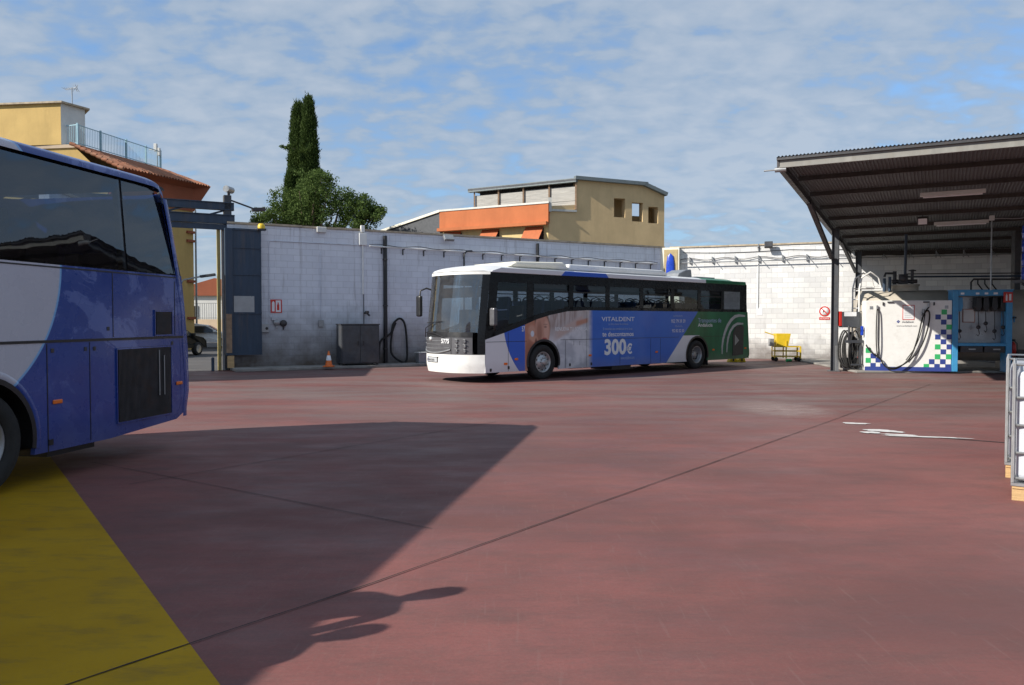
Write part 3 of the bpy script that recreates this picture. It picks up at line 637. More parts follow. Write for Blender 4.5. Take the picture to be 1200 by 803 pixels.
m = MB(); m.cyl((0, 0, 0), (0, 0, 1.3), .03, 8); m.build('mast', M['silver'], t); m = MB(); m.bb(-.18, .0, -.08, .08, 1.0, 1.45); m.bb(.05, .18, -.08, .08, .75, 1.2); m.box((-.35, 0, 1.1), (.3, .05, .05)); m.build('antenna_panel', M['lamp'], t, bevel=.02)
# shutters/balcony stubs on the shaded flank of the yellow house
m = MB()
for z in (1.2, 3.3, 5.6, 6.1): m.box((-18.5, 44.8, z+.6), (.5, .5, .14), rz=R(65))
m.build('cornice', M['st_red'], bpy.data.objects['yellow_house'])
# building behind wall
ob = thing('orange_building', 'cream building with orange fascia and awnings behind the shaded wall', 'building')
K = Vector((2.1, 45.0)); LE = Vector((-4.35, 48.5)); dl = (LE-K).normalized(); TD = Vector((.94, .342)); TE = K+TD*7.6
nl = Vector((dl.y, -dl.x)); nl = nl if nl.y < 0 else -nl
def wq(m, a, b, z0, z1, off, n):          # upright quad between plan points
    a = a+n*off; b = b+n*off; m.add([(a.x, a.y, z0), (b.x, b.y, z0), (b.x, b.y, z1), (a.x, a.y, z1)], [(0, 1, 2, 3)])
BK = Vector((0, 12))
m = MB(); m.prism([tuple(K-Vector((.02, 0))), tuple(LE), tuple(LE+Vector((2, 9))), tuple(K+Vector((0, 9)))], 0, 7.55, 'z'); m.build('wall', M['st_cream'], ob)
m = MB(); a = K+nl*.25-dl*.1; b = LE+nl*.25; c_ = LE-nl*.3; d_ = K-nl*.3
m.prism([tuple(a), tuple(b), tuple(c_), tuple(d_)], 7.25, 8.35, 'z'); m.build('fascia', M['st_orange'], ob)
a = K+nl*.55-dl*.1; b = LE+nl*.55; m = MB(); m.prism([tuple(a), tuple(b), tuple(LE+nl*.251), tuple(K+nl*.251-dl*.1)], 7.12, 7.3, 'z'); m.build('ledge', M['st_orange'], ob)
a = K+nl*.3-dl*.15; b = LE+nl*.3; m = MB(); m.prism([tuple(a), tuple(b), tuple(LE-nl*.35), tuple(K-nl*.35)], 8.352, 8.46, 'z'); m.build('parapet_cap', M['roofedge'], ob)
for f0, f1 in ((.04, .20), (.44, .60), (.80, .97)):
    a = K+(LE-K)*f0; b = K+(LE-K)*f1; m = MB()
    w = MB(); w.add([tuple(a+nl*.02)+(5.4,), tuple(b+nl*.02)+(5.4,), tuple(b+nl*.02)+(7.0,), tuple(a+nl*.02)+(7.0,)], [(0, 1, 2, 3)]); w.build('window', M['glass_dark'], ob)
    A_ = a+nl*.03; B_ = b+nl*.03; A2 = a+nl*.75; B2 = b+nl*.75
    m.add([(A_.x, A_.y, 7.1), (B_.x, B_.y, 7.1), (B2.x, B2.y, 6.25), (A2.x, A2.y, 6.25), (A2.x, A2.y, 6.1), (B2.x, B2.y, 6.1)], [(0, 1, 2, 3), (3, 2, 5, 4)]); m.build('awning', M['awning'], ob)
# dark lean-to roof to the left
m = MB(); q0 = LE+nl*.2; q1 = Vector((-9.6, 51.5))
m.add([(q0.x, q0.y, 6.3), (q1.x, q1.y, 6.3), (q1.x, q1.y, 7.15), (q0.x, q0.y, 8.35), (q0.x+1, q0.y+8, 8.35), (q1.x+1, q1.y+8, 7.15)], [(0, 1, 2, 3), (3, 2, 5, 4)]); m.build('lean_to_roof', M['darkroof'], ob)
m = MB(); m.bar((q0.x, q0.y-.05, 8.40), (q1.x, q1.y-.05, 7.18), .12, .14); m.build('roof_trim', M['cream'], ob)
tb = thing('tan_building', 'tan rendered block with three square openings and boarded roof void', 'building')
# tan gable wall with real openings (three square holes)
def pT(s_, z, off=0): p = K+TD*s_+Vector((TD.y, -TD.x))*off; return (p.x, p.y, z)
def s_at(pxx): r = (pxx-600)/915; return (r*K.y-K.x)/(TD.x-r*TD.y)
def h_at(s_, y): return EYE+(375-y)*(K.y+TD.y*s_)/915
wins = []
for x0, x1, y0, y1 in ((719, 732, 233, 255), (740, 752.5, 238, 260), (759, 770.5, 243, 262)):
    sa, sb = s_at(x0), s_at(x1); wins.append((sa, sb, h_at(sa, y1), h_at(sa, y0)))
sT = s_at(675); top = [(0, h_at(0, 242)), (sT, h_at(sT, 241)), (sT+.001, h_at(sT, 212)), (s_at(755), h_at(s_at(755), 219)), (7.6, h_at(7.6, 231))]
def topz(s_):
    for (a, za_), (b, zb_) in zip(top[:-1], top[1:]):
        if a <= s_ <= b: return za_+(zb_-za_)*(s_-a)/(b-a)
    return top[-1][1]
m = MB(); cuts = sorted(set([0, sT, sT+.001, s_at(755), 7.6] + [w[0] for w in wins] + [w[1] for w in wins]))
TH = .45
for a, b in zip(cuts[:-1], cuts[1:]):
    if b-a < .01: continue
    w = [w for w in wins if w[0] <= a+1e-4 and w[1] >= b-1e-4]; za_, zb_ = topz(a+.0005), topz(b-.0005 if b > sT+.01 else b)
    if b <= sT: za_, zb_ = top[0][1], top[1][1]
    segs = [(0, 0, za_, zb_)] if not w else [(0, 0, w[0][2], w[0][2]), (w[0][3], w[0][3], za_, zb_)]
    for z0a, z0b, z1a, z1b in segs:
        vs = [pT(a, z0a), pT(b, z0b), pT(b, z1b), pT(a, z1a)] + [pT(a, z0a, -TH), pT(b, z0b, -TH), pT(b, z1b, -TH), pT(a, z1a, -TH)]
        m.add(vs, [(0, 1, 2, 3), (7, 6, 5, 4), (0, 4, 5, 1), (3, 2, 6, 7)])
    if w:
        pass
for w in wins:
    for s_ in (w[0], w[1]): m.add([pT(s_, w[2]), pT(s_, w[3]), pT(s_, w[3], -TH), pT(s_, w[2], -TH)], [(0, 1, 2, 3)])
m.add([pT(7.6, 0), pT(7.6, top[-1][1]), pT(7.6, top[-1][1], -1.7), pT(7.6, 0, -1.7)], [(0, 1, 2, 3)])
m.add([pT(0, 0), pT(0, 7.9), pT(0, 7.9, -3), pT(0, 0, -3)], [(0, 1, 2, 3)])
m.build('wall', M['st_tan'], tb)
# back wall with opening so the middle hole shows sky
m = MB(); oa, ob_ = wins[1][0]+.55, wins[1][1]+.95
for a, b, z0, z1 in ((sT, oa, 0, 9.2), (ob_, 7.6, 0, 8.9), (oa, ob_, 0, 8.15)): m.add([pT(a, z0, -1.6), pT(b, z0, -1.6), pT(b, z1, -1.6), pT(a, z1, -1.6)], [(0, 1, 2, 3)])
m.build('rear_wall', M['st_tan'], tb)
m = MB()
for a, b in ((2, 3), (3, 4)):
    (sa, z_a), (sb, z_b) = top[a], top[b]
    m.bar(pT(sa-.15, z_a+.1, .12), pT(sb+.08, z_b+.1, .12), .3, .2)
m.build('roof_trim', M['greytrim'], tb)
plv = Vector((-2.3, 48.9))-K-TD*sT; pll = plv.length; pd = plv.normalized(); pn = Vector((pd.y, -pd.x)); pn = pn if pn.y < 0 else -pn; p0 = K+TD*sT
def pP(s_, z, off=0): p = p0+pd*s_+pn*off; return (p.x, p.y, z)
m = MB(); random.seed(3)
nb = 4
for i in range(nb):
    a = pll*i/nb+.05; b = pll*(i+1)/nb-.02; zz = 9.50-.03*i+random.uniform(-.05, .05)
    for j, (z0, z1) in enumerate(((8.1, 8.62), (8.64, zz))):
        m.add([pP(a, z0), pP(b, z0), pP(b, z1), pP(a, z1), pP(a, z0, -.1), pP(b, z0, -.1), pP(b, z1, -.1), pP(a, z1, -.1)], [(0, 1, 2, 3), (3, 2, 6, 7), (0, 3, 7, 4)])
m.build('boarding', M['grayplank'], tb)
m = MB(); m.add([pP(.1, 8.0, -.5), pP(pll-.05, 8.0, -.5), pP(pll-.05, 9.84, -.5), pP(.1, 9.84, -.5)], [(0, 1, 2, 3)]); m.build('void_shade', M['steeldark'], tb)  # dark sheet set behind the boards for the shade inside the void
for i in range(nb+1):
    m = MB(); m.bar(pP(pll*i/nb, 8.1, .08), pP(pll*i/nb, 9.75, .08), .09); m.build('stud', M['rust'], tb)
m = MB(); m.bar(pP(-.1, 9.78, .15), pP(pll+.35, 9.74, .15), .3, .22); m.build('eave_trim', M['greytrim'], tb)
rf = [pP(-.1, 9.85, .3), pP(pll+.35, 9.82, .3), pP(pll+.35, 10.0, -5), pP(-.1, 10.0, -5)]
m = MB(); m.add(rf + [(x, y, z-.12) for x, y, z in rf], [(0, 1, 2, 3), (7, 6, 5, 4), (0, 4, 5, 1), (1, 5, 6, 2)]); m.build('roof', M['darkroof'], tb)
rf = [pT(sT-.1, top[2][1]+.02, .1), pT(s_at(755), top[3][1]+.02, .1), pT(s_at(755), top[3][1]+.02, -1.8), pT(sT-.1, top[2][1]+.02, -1.8), pT(7.65, top[4][1]+.02, .1), pT(7.65, top[4][1]+.02, -1.8)]
m = MB(); m.add(rf, [(0, 1, 2, 3), (1, 4, 5, 2)]); m.build('gable_roof', M['darkroof'], tb)
m = MB(); m.bar(pT(sT, 8.02, .03), pT(.1, 8.0, .03), .12); m.bar(pT(.05, 7.9, .06), pT(.05, 8.7, .06), .2); m.build('gutter', M['roofedge'], tb)
t = thing('roof_equipment', 'small dark motor housing on the right roof slope of the tan building', 'vent', pT(7.0, 9.55, -.6), .3); m = MB(); m.bb(-.25, .25, -.2, .2, -.1, .3); m.build('housing', M['rust'], t, bevel=.03); m = MB(); m.cyl((-.3, 0, .15), (.3, 0, .15), .12, 12); m.build('fan', M['steeldark'], t)

# ------------------------------------------------------------------ trees
def limb(m, a, b, r0, r1, k=.15, n=6):
    a = Vector(a); b = Vector(b); pts = []
    for i in range(n+1):
        u = i/n; p = a.lerp(b, u) + Vector((random.uniform(-k, k), random.uniform(-k, k), 0))*math.sin(PI*u); pts.append(p)
    m.tube(pts, r0, 7, r2=r1)
def leaves(m, c, rad, n, size, squash=.8, up=0):
    for i in range(n):
        d = Vector((random.gauss(0, 1), random.gauss(0, 1), random.gauss(0, 1))).normalized()*rad*random.random()**.45
        d.z *= squash; p = c+d; nrm = Vector((random.gauss(0, 1), random.gauss(0, 1), random.gauss(up, 1))).normalized()
        a = nrm.orthogonal().normalized(); a.rotate(Matrix.Rotation(random.uniform(0, 6.28), 3, nrm)); b = nrm.cross(a); s_ = size*random.uniform(.6, 1.3)
        m.add([p-a*s_, p-b*s_*.45+nrm*s_*.1, p+a*s_, p+b*s_*.45+nrm*s_*.1], [(0, 1, 2, 3)])
random.seed(21)
TX, TY = -12.0, 47.0
t = thing('leafy_tree', 'round green broadleaf tree behind the wall at the cypress foot', 'tree', (TX, TY, 0))
m = MB(); limb(m, (0, 0, 0), (.1, 0, 4.6), .3, .2)
cl = []
# (px, py, radius) measured clumps of the crown
for x, y, rr in ((307, 258, .45), (318, 250, .5), (331, 240, .75), (345, 250, .95), (352, 225, .9), (368, 240, 1.1), (372, 215, .65), (384, 226, .7), (392, 245, 1.15), (404, 236, .75), (378, 208, .35), (415, 250, 1.0), (421, 240, .65), (432, 252, .75), (437, 244, .45), (443, 249, .35), (360, 262, 1.2), (400, 262, 1.2), (330, 265, .9), (428, 262, .7)):
    for dy in (-.9, .5):
        d = TY+dy+random.uniform(-.6, .6); cl.append((Vector(((x-600)/915*d-TX, d-TY, EYE+(375-y)*d/915)), rr*1.1))
for c_, rr in cl: limb(m, (.05, 0, random.uniform(3.0, 4.6)), c_, .09, .02, .2)
m.build('trunk', M['bark'], t)
m = MB()
for c_, rr in cl:
    for k in range(int(7*rr+3)):
        cc = c_+Vector((random.gauss(0, 1), random.gauss(0, 1), random.gauss(0, .9)))*rr*.5; leaves(m, cc, .40, 85, .078, .8, .4)
m.build('crown', M['leaf'], t)
CXp, CYp = -10.9, 42.5
def cypress(label, x, y, w, top_, pxs, seed):
    random.seed(seed)
    t = thing('cypress', label, 'tree', (x, y, 0), 0, None); m = MB(); m.cyl((0, 0, 0), (0, 0, top_*.93), .2, 8, r2=.03); m.build('trunk', M['bark'], t); m = MB()
    z = 3.0
    for i in range(2100):
        z = 3.0 + (top_-3.1)*random.random(); u = (z-3)/(top_-3)
        prof = (1-u)**.42*(.80+.20*math.sin(min(1, u*2.2)*PI/2)); r = w*prof*(1+.14*mnoise.noise(Vector((0, x, z*1.6)))); a = random.uniform(0, 2*PI)
        bump = 1+.22*mnoise.noise(Vector((math.cos(a)*2, math.sin(a)*2, z*1.3+seed)))
        rr = r*bump*(.80+.2*random.random()); p = Vector((math.cos(a)*rr, math.sin(a)*rr, z))
        for k in range(20):
            q = p+Vector((random.gauss(0, .07), random.gauss(0, .07), random.gauss(0, .16))); out = Vector((math.cos(a)*.35+random.gauss(0, .25), math.sin(a)*.35+random.gauss(0, .25), 1)).normalized()
            sd_ = out.cross(Vector((random.gauss(0, 1), random.gauss(0, 1), .1))).normalized(); L_ = random.uniform(.09, .2)
            m.add([q-sd_*.028, q+sd_*.028, q+out*L_], [(0, 1, 2)])
    # dense inner body keeps the column opaque
    rows = []
    for j in range(24):
        z = 2.6+(top_-3.0)*j/23; u = max(0, (z-3)/(top_-3)); r = w*.78*(max(0, 1-u))**.42*(.80+.20*math.sin(min(1, u*2.2)*PI/2))
        rows.append([(math.cos(a_*PI/8)*r*(1+.1*random.random()), math.sin(a_*PI/8)*r*(1+.1*random.random()), z) for a_ in range(16)])
    m.grid(rows, True); m.build('crown', M['cypress'], t); return t
def at(pxx, d): return (pxx-600)/915*d
cypress('left cypress column of the tall pair rising behind the wall', at(351.5, 50.0), 50.0, 1.02, EYE+(375-124)*50/915, None, 5)
cypress('right cypress column, the slightly taller of the pair behind the wall', at(363.5, 49.5), 49.5, .88, EYE+(375-117)*49.5/915, None, 9)
cypress('low dark cypress bush at the left foot of the tall pair', at(342, 49.0), 49.0, .72, EYE+(375-205)*49/915, None, 13)
random.seed(31); t = thing('ivy_sprig', 'light green sprig sticking out of the cypress left side', 'plant', (at(337, 48.6), 48.6, EYE+(375-175)*48.6/915)); m = MB(); limb(m, (.5, .3, 0), (-.25, 0, .05), .03, .01, .03); m.build('stem', M['bark'], t)
m = MB()
for dx, dz in ((-.25, .08), (0, -.02), (.2, .1), (.3, -.15), (.25, .15), (.1, .05)): leaves(m, Vector((dx, 0, dz)), .17, 60, .07)
m.build('leaves', M['leaf'], t)

# ------------------------------------------------------------------ bus parts shared by both vehicles
def bus_wheel(t, x, y, side, r=.5, hub='front', rimmat=None, width=.28):
    o = MB(); rw = r*.60
    o.lathe((x, y, r), [(rw, -width/2*side+.0), (r*.93, -width/2*side), (r*.985, -width*.38*side), (r, -width*.2*side), (r, width*.2*side), (r*.985, width*.38*side), (r*.93, width/2*side), (rw, width/2*side), (rw*.98, -width/2*side)], 'y', 40)
    w = o.build('wheel', M['rubber'], t)
    m = MB(); s = side
    if hub == 'front': prof = [(rw, .13*s), (rw*.93, .14*s), (rw*.88, .09*s), (rw*.80, .06*s), (rw*.62, .12*s), (rw*.42, .155*s), (rw*.34, .16*s), (rw*.32, .20*s), (rw*.2, .215*s), (0, .22*s)]
    else: prof = [(rw, .13*s), (rw*.93, .14*s), (rw*.88, .08*s), (rw*.78, -.02*s), (rw*.66, -.05*s), (rw*.45, -.05*s), (rw*.42, .04*s), (rw*.3, .06*s), (0, .06*s)]
    m.lathe((x, y, r), prof, 'y', 32); m.build('rim', rimmat or M['metal'], w)
    m = MB(); d = .155 if hub == 'front' else -.03
    for k in range(10):
        a = 2*PI*k/10; cx_, cz_ = x+math.cos(a)*rw*(.40 if hub == 'front' else .56), r+math.sin(a)*rw*(.40 if hub == 'front' else .56)
        m.cyl((cx_, y+(d-.02)*s, cz_), (cx_, y+(d+.035)*s, cz_), .018, 8)
    m.build('wheel_nuts', M['silver'], w)
    if hub == 'front':
        m = MB()
        for k in range(10):
            a = 2*PI*(k+.5)/10; cx_, cz_ = x+math.cos(a)*rw*.73, r+math.sin(a)*rw*.73; m.lathe((cx_, y+.098*s, cz_), [(0, .002*s), (.028, 0)], 'y', 10)
        m.build('rim_holes', M['black'], w)
    return w
def arch_poly(x0, x1, zb, top_pts, arches):
    """side panel outline: bottom edge from x0 to x1 with wheel cut-outs, then the given top edge back"""
    P = [(x0, zb)]
    for cx_, cz_, r in arches:
        a0 = math.asin((zb-cz_)/r) if abs((zb-cz_)/r) < 1 else 0
        st, en = PI-a0, a0
        for k in range(25):
            a = st+(en-st)*k/24; P.append((cx_+r*math.cos(a), cz_+r*math.sin(a)))
    P.append((x1, zb)); return P + top_pts
def tess(poly, y, m):
    from mathutils.geometry import tessellate_polygon
    vs = [(p[0], y, p[1]) for p in poly]; tr_ = tessellate_polygon([[Vector(v) for v in vs]]); m.add(vs, [tuple(a) for a in tr_])
def panel(poly, y0, y1):
    """solid flat panel with concave outline"""
    m = MB(); tess(poly, y0, m); tess(poly, y1, m); n = len(poly)
    vs = [(p[0], y, p[1]) for y in (y0, y1) for p in poly]; m.add(vs, [(i, (i+1) % n, n+(i+1) % n, n+i) for i in range(n)]); return m

# ------------------------------------------------------------------ the white, blue and green bus
BA = R(41.0); bo = Vector((-.71, 20.8)); BL = 12.56; BW_ = 2.5
# origin: ground under the middle of the front, visible side at y=-1.25
ydir = Vector((-math.sin(BA), math.cos(BA))); o2 = bo + ydir*1.25
bus = thing('coach', 'white, blue and green coach with dental advert in front of the block wall', 'bus', (o2.x, o2.y, 0), BA)
SK, BELT, TOPW, ROOF = .28, 1.985, 2.98, 3.17
def xf(y, z):                                   # front surface
    f = abs(y)/1.25; b = .62*(1-f**3.0)
    rake = max(0, z-1.25)*.11; low = max(0, .5-z)*.25
    return -b + rake + low
def xr(z): return BL + .12 - .09*max(0, z-.4)
def fg(ys, zs, off=0.0):
    m = MB(); m.smooth = True; rows = []
    for z in zs: rows.append([(xf(y, z)-off, y, z) for y in ys])
    m.grid(rows); return m
def lin(a, b, n): return [a+(b-a)*i/(n-1) for i in range(n)]
def lt_px(pxx, y):                              # photo position on the bus side -> local x, height
    r = (pxx-600)/915; t = (.9-22.2*r)/(.656*r-.755); d = 22.2+.656*t; return t+2.13, EYE+(375-y)*d/915
# livery
def m_livery():
    g = G('livery'); x, z = g.x, g.z
    white = (.70, .70, .73); blue = (.035, .115, .55); green = (.008, .125, .05); skin = (.50, .22, .14)
    col = g.mix(g.step(x, 0), white, white)
    # ad photo: pale fabric and curtain behind the lettering
    cn = g.noise(2.2, 4, .5, (2.6, 1, .5), dist=.6); sh = g.noise(1.1, 3, .5, (1, 1, 1.6), (3, 0, 2), dist=1.2)
    fab = g.mix(g.maprange(sh, .42, .6), (.46, .47, .52), (.66, .66, .70)); cur = g.mix(g.maprange(cn, .4, .6), (.34, .26, .24), (.55, .50, .49))
    dg = z - (1.22 + (x-2.3)*.32); ad = g.mix(g.step(dg, 0, .25), fab, cur)
    folds = g.noise(1.6, 3, .5, (2.5, 1, .6), (0, 5, 1), dist=1.5)
    ad = g.mix(g.maprange(folds, .52, .66, 0, .30)*(1-g.step(z, 1.3, .3)), ad, (.24, .26, .32))
    # arm across the picture
    arm = g.math('ABSOLUTE', z-(1.28+(x-2.7)*.42)); ad = g.mix((1-g.step(arm, .13, .05))*g.step(x, 2.6, .15)*(1-g.step(x, 3.75, .05)), ad, (.52, .40, .37))
    ad = g.mix((1-g.step(g.math('ABSOLUTE', z-(1.62+(x-3.6)*.2)), .07, .03))*g.step(x, 3.45, .05)*(1-g.step(x, 3.95, .04)), ad, (.48, .24, .17))
    def ell(cx_, cz_, rx, rz, soft=.12, tilt=0.):
        u = (x-cx_)*(1/rx) + (z-cz_)*(tilt); v = (z-cz_)*(1/rz); return 1-g.step(u*u+v*v, 1., soft)
    # two cropped, generic faces
    ad = g.mix(ell(2.00, 1.56, .38, .44, .2, .25), ad, (.17, .09, .06)); ad = g.mix(ell(2.09, 1.42, .29, .46, .12, .2), ad, (.52, .27, .20))
    ad = g.mix(ell(2.24, 1.42, .10, .28, .5), ad, (.62, .36, .28)); ad = g.mix(ell(1.97, 1.35, .10, .30, .6), ad, (.36, .17, .12))
    for ex, ez in ((2.20, 1.50),): ad = g.mix(ell(ex, ez, .055, .03, .9)*.75, ad, (.16, .08, .06)); ad = g.mix(ell(ex, ez+.07, .08, .02, .9)*.5, ad, (.2, .1, .07))
    ad = g.mix(ell(2.17, 1.17, .09, .025, .4), ad, (.40, .09, .08))
    ad = g.mix(ell(1.56, 1.05, .29, 1.0, .08, .0), ad, (.46, .20, .13)); ad = g.mix(ell(1.74, 1.18, .16, .10, .4, 2.5), ad, (.56, .30, .21)); ad = g.mix(ell(1.68, 1.40, .14, .16, .5), ad, (.55, .30, .22))
    ad = g.mix(ell(1.70, 1.31, .065, .085, .3), ad, (.62, .66, .74)); ad = g.mix(ell(1.58, .80, .17, .30, .6), ad, (.34, .14, .09)); ad = g.mix(ell(1.76, .93, .10, .05, .4), ad, (.40, .10, .08))
    ad = g.mix(ell(1.84, 1.04, .05, .14, .6), ad, (.20, .08, .06))
    col = g.mix(g.step(x, 1.42), col, ad)
    # blue arc near the front
    d = g.math('SQRT', (x-2.75)*(x-2.75) + (z-1.75)*(z-1.75)); arc = (1-g.step(d, 2.13))*(1-g.step(x, 1.42)); col = g.mix(arc, col, blue)
    # main blue field, soft start
    n = g.noise(.8, 5, .6); bl = g.mix(g.maprange(n, .35, .65), (.030, .125, .52), (.042, .16, .58))
    col = g.mix(g.step(x, 4.08, .10), col, bl)
    diag = x - (7.72 + (z-.28)*1.02)
    wh = g.step(diag, 0)*(1-g.step(z, 1.17)); col = g.mix(wh, col, white)
    gr = g.mix(g.maprange(g.noise(1.6, 4, .6, (1, 1, .4)), .4, .62), (.006, .10, .04), (.012, .16, .065))
    col = g.mix((g.step(diag, 0)*g.step(z, 1.17)).max(g.step(x, 9.55)), col, gr)
    # cantrail above the windows: white, one blue and a green length
    col = g.mix(g.step(z, 2.9), col, white); col = g.mix(g.step(z, 2.9)*g.step(x - z*1.2, -.75)*(1-g.step(x+z*1.0, 7.85)), col, blue); col = g.mix(g.step(z, 2.9)*g.step(x, 9.9), col, gr)
    # seams and road dust
    seam = 0
    col = g.mix(g.maprange(z + g.noise(3, 5)*.3, .35, .75, .30, 0.), col, (.23, .19, .17))
    return g.pbr(col, .32, 0, g.bump(g.noise(1.2, 2), .04, .03), coat=.10, spec=.35)
M['livery'] = m_livery()
FA, RA = (2.13, .50, .64), (9.43, .50, .64)
topedge = [(BL+.12, SK)]
tops = [(xr(.6), .6), (xr(BELT), BELT), (3.88, BELT), (3.1, 1.95), (2.4, 1.84), (1.85, 1.71), (1.43, 1.57), (.75, 1.37), (0.0, 1.17)]
pl = arch_poly(0.0, BL-.05, SK, tops, [FA, RA])
for sgn in (-1, 1):
    y0, y1 = (-1.25, -1.20) if sgn < 0 else (1.20, 1.25)
    panel(pl, y0, y1).build('side_panel', M['livery'], bus)
# panel seams (dark shallow strips) on the visible side
m = MB()
for x0, x1, z in ((0.02, 1.48, 1.10), (2.8, 8.4, 1.115), (9.8, BL-.1, 1.115)): m.bb(x0, x1, -1.2535, -1.251, z, z+.012)
for x, z0, z1 in ((.80, .30, 1.36), (3.0, .3, 1.1), (3.9, .3, 1.95), (5.4, .3, 1.1), (7.4, .3, 1.1), (6.9, .3, 1.1)): m.bb(x, x+.01, -1.2535, -1.251, z0, z1)
m.bb(3.35, 3.36, -1.2535, -1.251, .95, 1.08); m.bb(3.6, 3.61, -1.2535, -1.251, .95, 1.08); m.build('panel_seams', M['black'], bus)
# wheel arch linings
for cx_, cz_, r in (FA, RA):
    m = MB(); rows = []
    for k in range(25):
        a = PI*1.06-PI*1.12*k/24; rows.append([(cx_+(r-.012)*math.cos(a), y, cz_+(r-.012)*math.sin(a)) for y in (-1.262, -.75)])
    m.grid(rows)
    for k in range(24):
        a, b = (PI*1.06-PI*1.12*j/24 for j in (k, k+1)); m.add([(cx_+q*math.cos(c), -1.262, cz_+q*math.sin(c)) for c, q in ((a, r-.05), (b, r-.05), (b, r+.015), (a, r+.015))], [(0, 1, 2, 3)])
    m.build('wheel_arch', M['black'], bus)
    m = MB(); m.bb(cx_-r-.2, cx_+r+.2, -.74, -.70, .3, 1.25); m.build('arch_liner', M['black'], bus)
bus_wheel(bus, 2.13, -1.10, -1, .5, 'front'); bus_wheel(bus, 9.43, -1.10, -1, .5, 'rear', M['silver'])
bus_wheel(bus, 2.13, 1.10, 1, .5, 'front'); bus_wheel(bus, 9.43, 1.10, 1, .5, 'rear', M['silver'])
m = MB(); m.bb(.3, BL-.3, -1.1, 1.1, .34, .55); m.bb(3.3, 7.6, -1.15, 1.15, .26, .5); m.bb(5.2, 6.1, -1.1, -.2, .14, .34); m.bb(8.6, 9.2, -1.0, -.4, .2, .5); m.bb(10.1, 10.13, -1.2, -.75, .12, .5); m.build('underframe', M['black'], bus)
# upper band: black window frame with openings, both sides
winx = [(1.75, 3.15), (3.33, 4.75), (4.93, 6.35), (6.53, 7.95), (8.13, 9.45), (9.63, 10.85), (11.02, 12.05)]
for sgn in (-1, 1):
    y0, y1 = (-1.247, -1.215) if sgn < 0 else (1.215, 1.247)
    m = MB()
    m.bb(0.30, xr(2.8), y0, y1, 2.72, TOPW+.02)                                     # top rail
    edges = [0.02] + [v for w in winx for v in w] + [xr(2.4)]
    pil = [(.22, .34), (1.50, 1.75)] + [(winx[i][1], winx[i+1][0]) for i in range(6)] + [(12.05, xr(2.75))]
    for a, b in pil:
        zb = BELT if a > 3.8 else 1.2 if a < .5 else 1.62
        m.bb(a, b, y0, y1, zb, 2.719)
    m.bb(3.0, xr(2.4)-.02, y0, y1, BELT-.01, BELT+.10)
    pw = [(0.02, 1.17), (.75, 1.37), (1.43, 1.57), (1.85, 1.71), (2.4, 1.84), (3.1, 1.95), (3.1, 2.06), (2.4, 1.96), (1.7, 1.80), (1.2, 1.65), (.4, 1.40), (.02, 1.35)]
    p2 = panel(pw, y0, y1); m.add(p2.v, p2.f); m.build('window_frame', M['blackgloss'], bus)
    g0 = [(.3, 1.3), (1.6, 1.75), (1.6, 2.74), (.36, 2.74)]; y = -1.238 if sgn < 0 else 1.238
    m = MB(); tess(g0, y, m); m.build('driver_window', M['glass_bus'], bus)
    for i, (a, b) in enumerate(winx):
        m = MB(); zb = (1.70 if i == 0 else 2.0); vs = [(a-.03, y, zb), (b+.03, y, zb if i else 1.9), (b+.03, y, 2.74), (a-.03, y, 2.74)]; m.add(vs, [(0, 1, 2, 3)]); w = m.build('window', M['glass_bus'], bus)
        if i in (0, 1, 3, 5):
            m = MB(); m.bb(a, b, y-.006, y+.006, 2.50, 2.53); m.build('vent_bar', M['black'], w)
# roof
m = MB(); m.smooth = True; rows = []
for i in range(30):
    s = i/29; row = []
    for v in lin(-1, 1, 25):
        y = v*1.25; x0 = xf(y*.995, 3.0); x1 = xr(3.0)-.02; x = x0+(x1-x0)*(s**1.6); ramp_ = min(1, (x-x0)/.75)**.5; rr_ = min(1, (x1-x)/.3)**.5
        z = 2.995 + .20*(1-abs(v)**5)*ramp_*max(.3, rr_) + (.02 if abs(v) < 1 else 0); row.append((x, y, z))
    rows.append(row)
m.grid(rows)
def m_roof2():
    g = G('bus_roof_paint'); c = g.mix(g.step(g.x, 9.9), (.74, .74, .74), (.012, .15, .06)); return g.pbr(c, .4, coat=.2)
m.build('roof', m_roof2(), bus)
for sgn in (-1, 1):
    m = MB(); m.smooth = False; y0, y1 = sorted((sgn*1.256, sgn*1.20))
    m.prism([(.20, TOPW), (xr(3.0)-.02, TOPW), (xr(3.1)-.05, 3.10), (.55, 3.12), (.25, 3.03)], y0, y1); m.build('cantrail', M['livery'], bus, bevel=.015)
# front: windscreen, pillars, grille panel, bumper
fg(lin(-1.13, 1.13, 21), lin(1.36, 2.93, 8)).build('windscreen', M['glass_ws'], bus)
for s in (-1, 1):
    m = fg([s*v for v in lin(1.125, 1.245, 7)], lin(.76, 2.98, 10), .004); q = MB(); q.smooth = True
    rows = [[(xf(s*1.245, z)-.004+t_*(.30 if z > 1.3 else .06), s*1.249, z) for t_ in (0, .5, 1)] for z in lin(.76, 2.98, 8)]
    q.grid(rows); m.add(q.v, q.f); m.build('front_pillar', M['blackgloss'], bus)
m = fg(lin(-1.25, 1.25, 25), lin(2.92, 3.0, 3), .008); m.build('windscreen_header', M['white'], bus)
m = fg(lin(-1.04, 1.04, 21), lin(1.22, 1.37, 3), .006); m.build('wiper_panel', M['black'], bus)
m = fg(lin(-.50, 1.04, 17), lin(.76, 1.225, 6), .008); gp = m.build('grille_panel', M['darkgrille'], bus)
m = MB()
for z in (.95, 1.06, 1.16): m.tube([(xf(y, z)-.012, y, z - .03*(1-abs((y-.27)/.77)**2)) for y in lin(-.45, 1.0, 15)], .008, 6)
m.build('grille_ribs', M['silver'], gp)
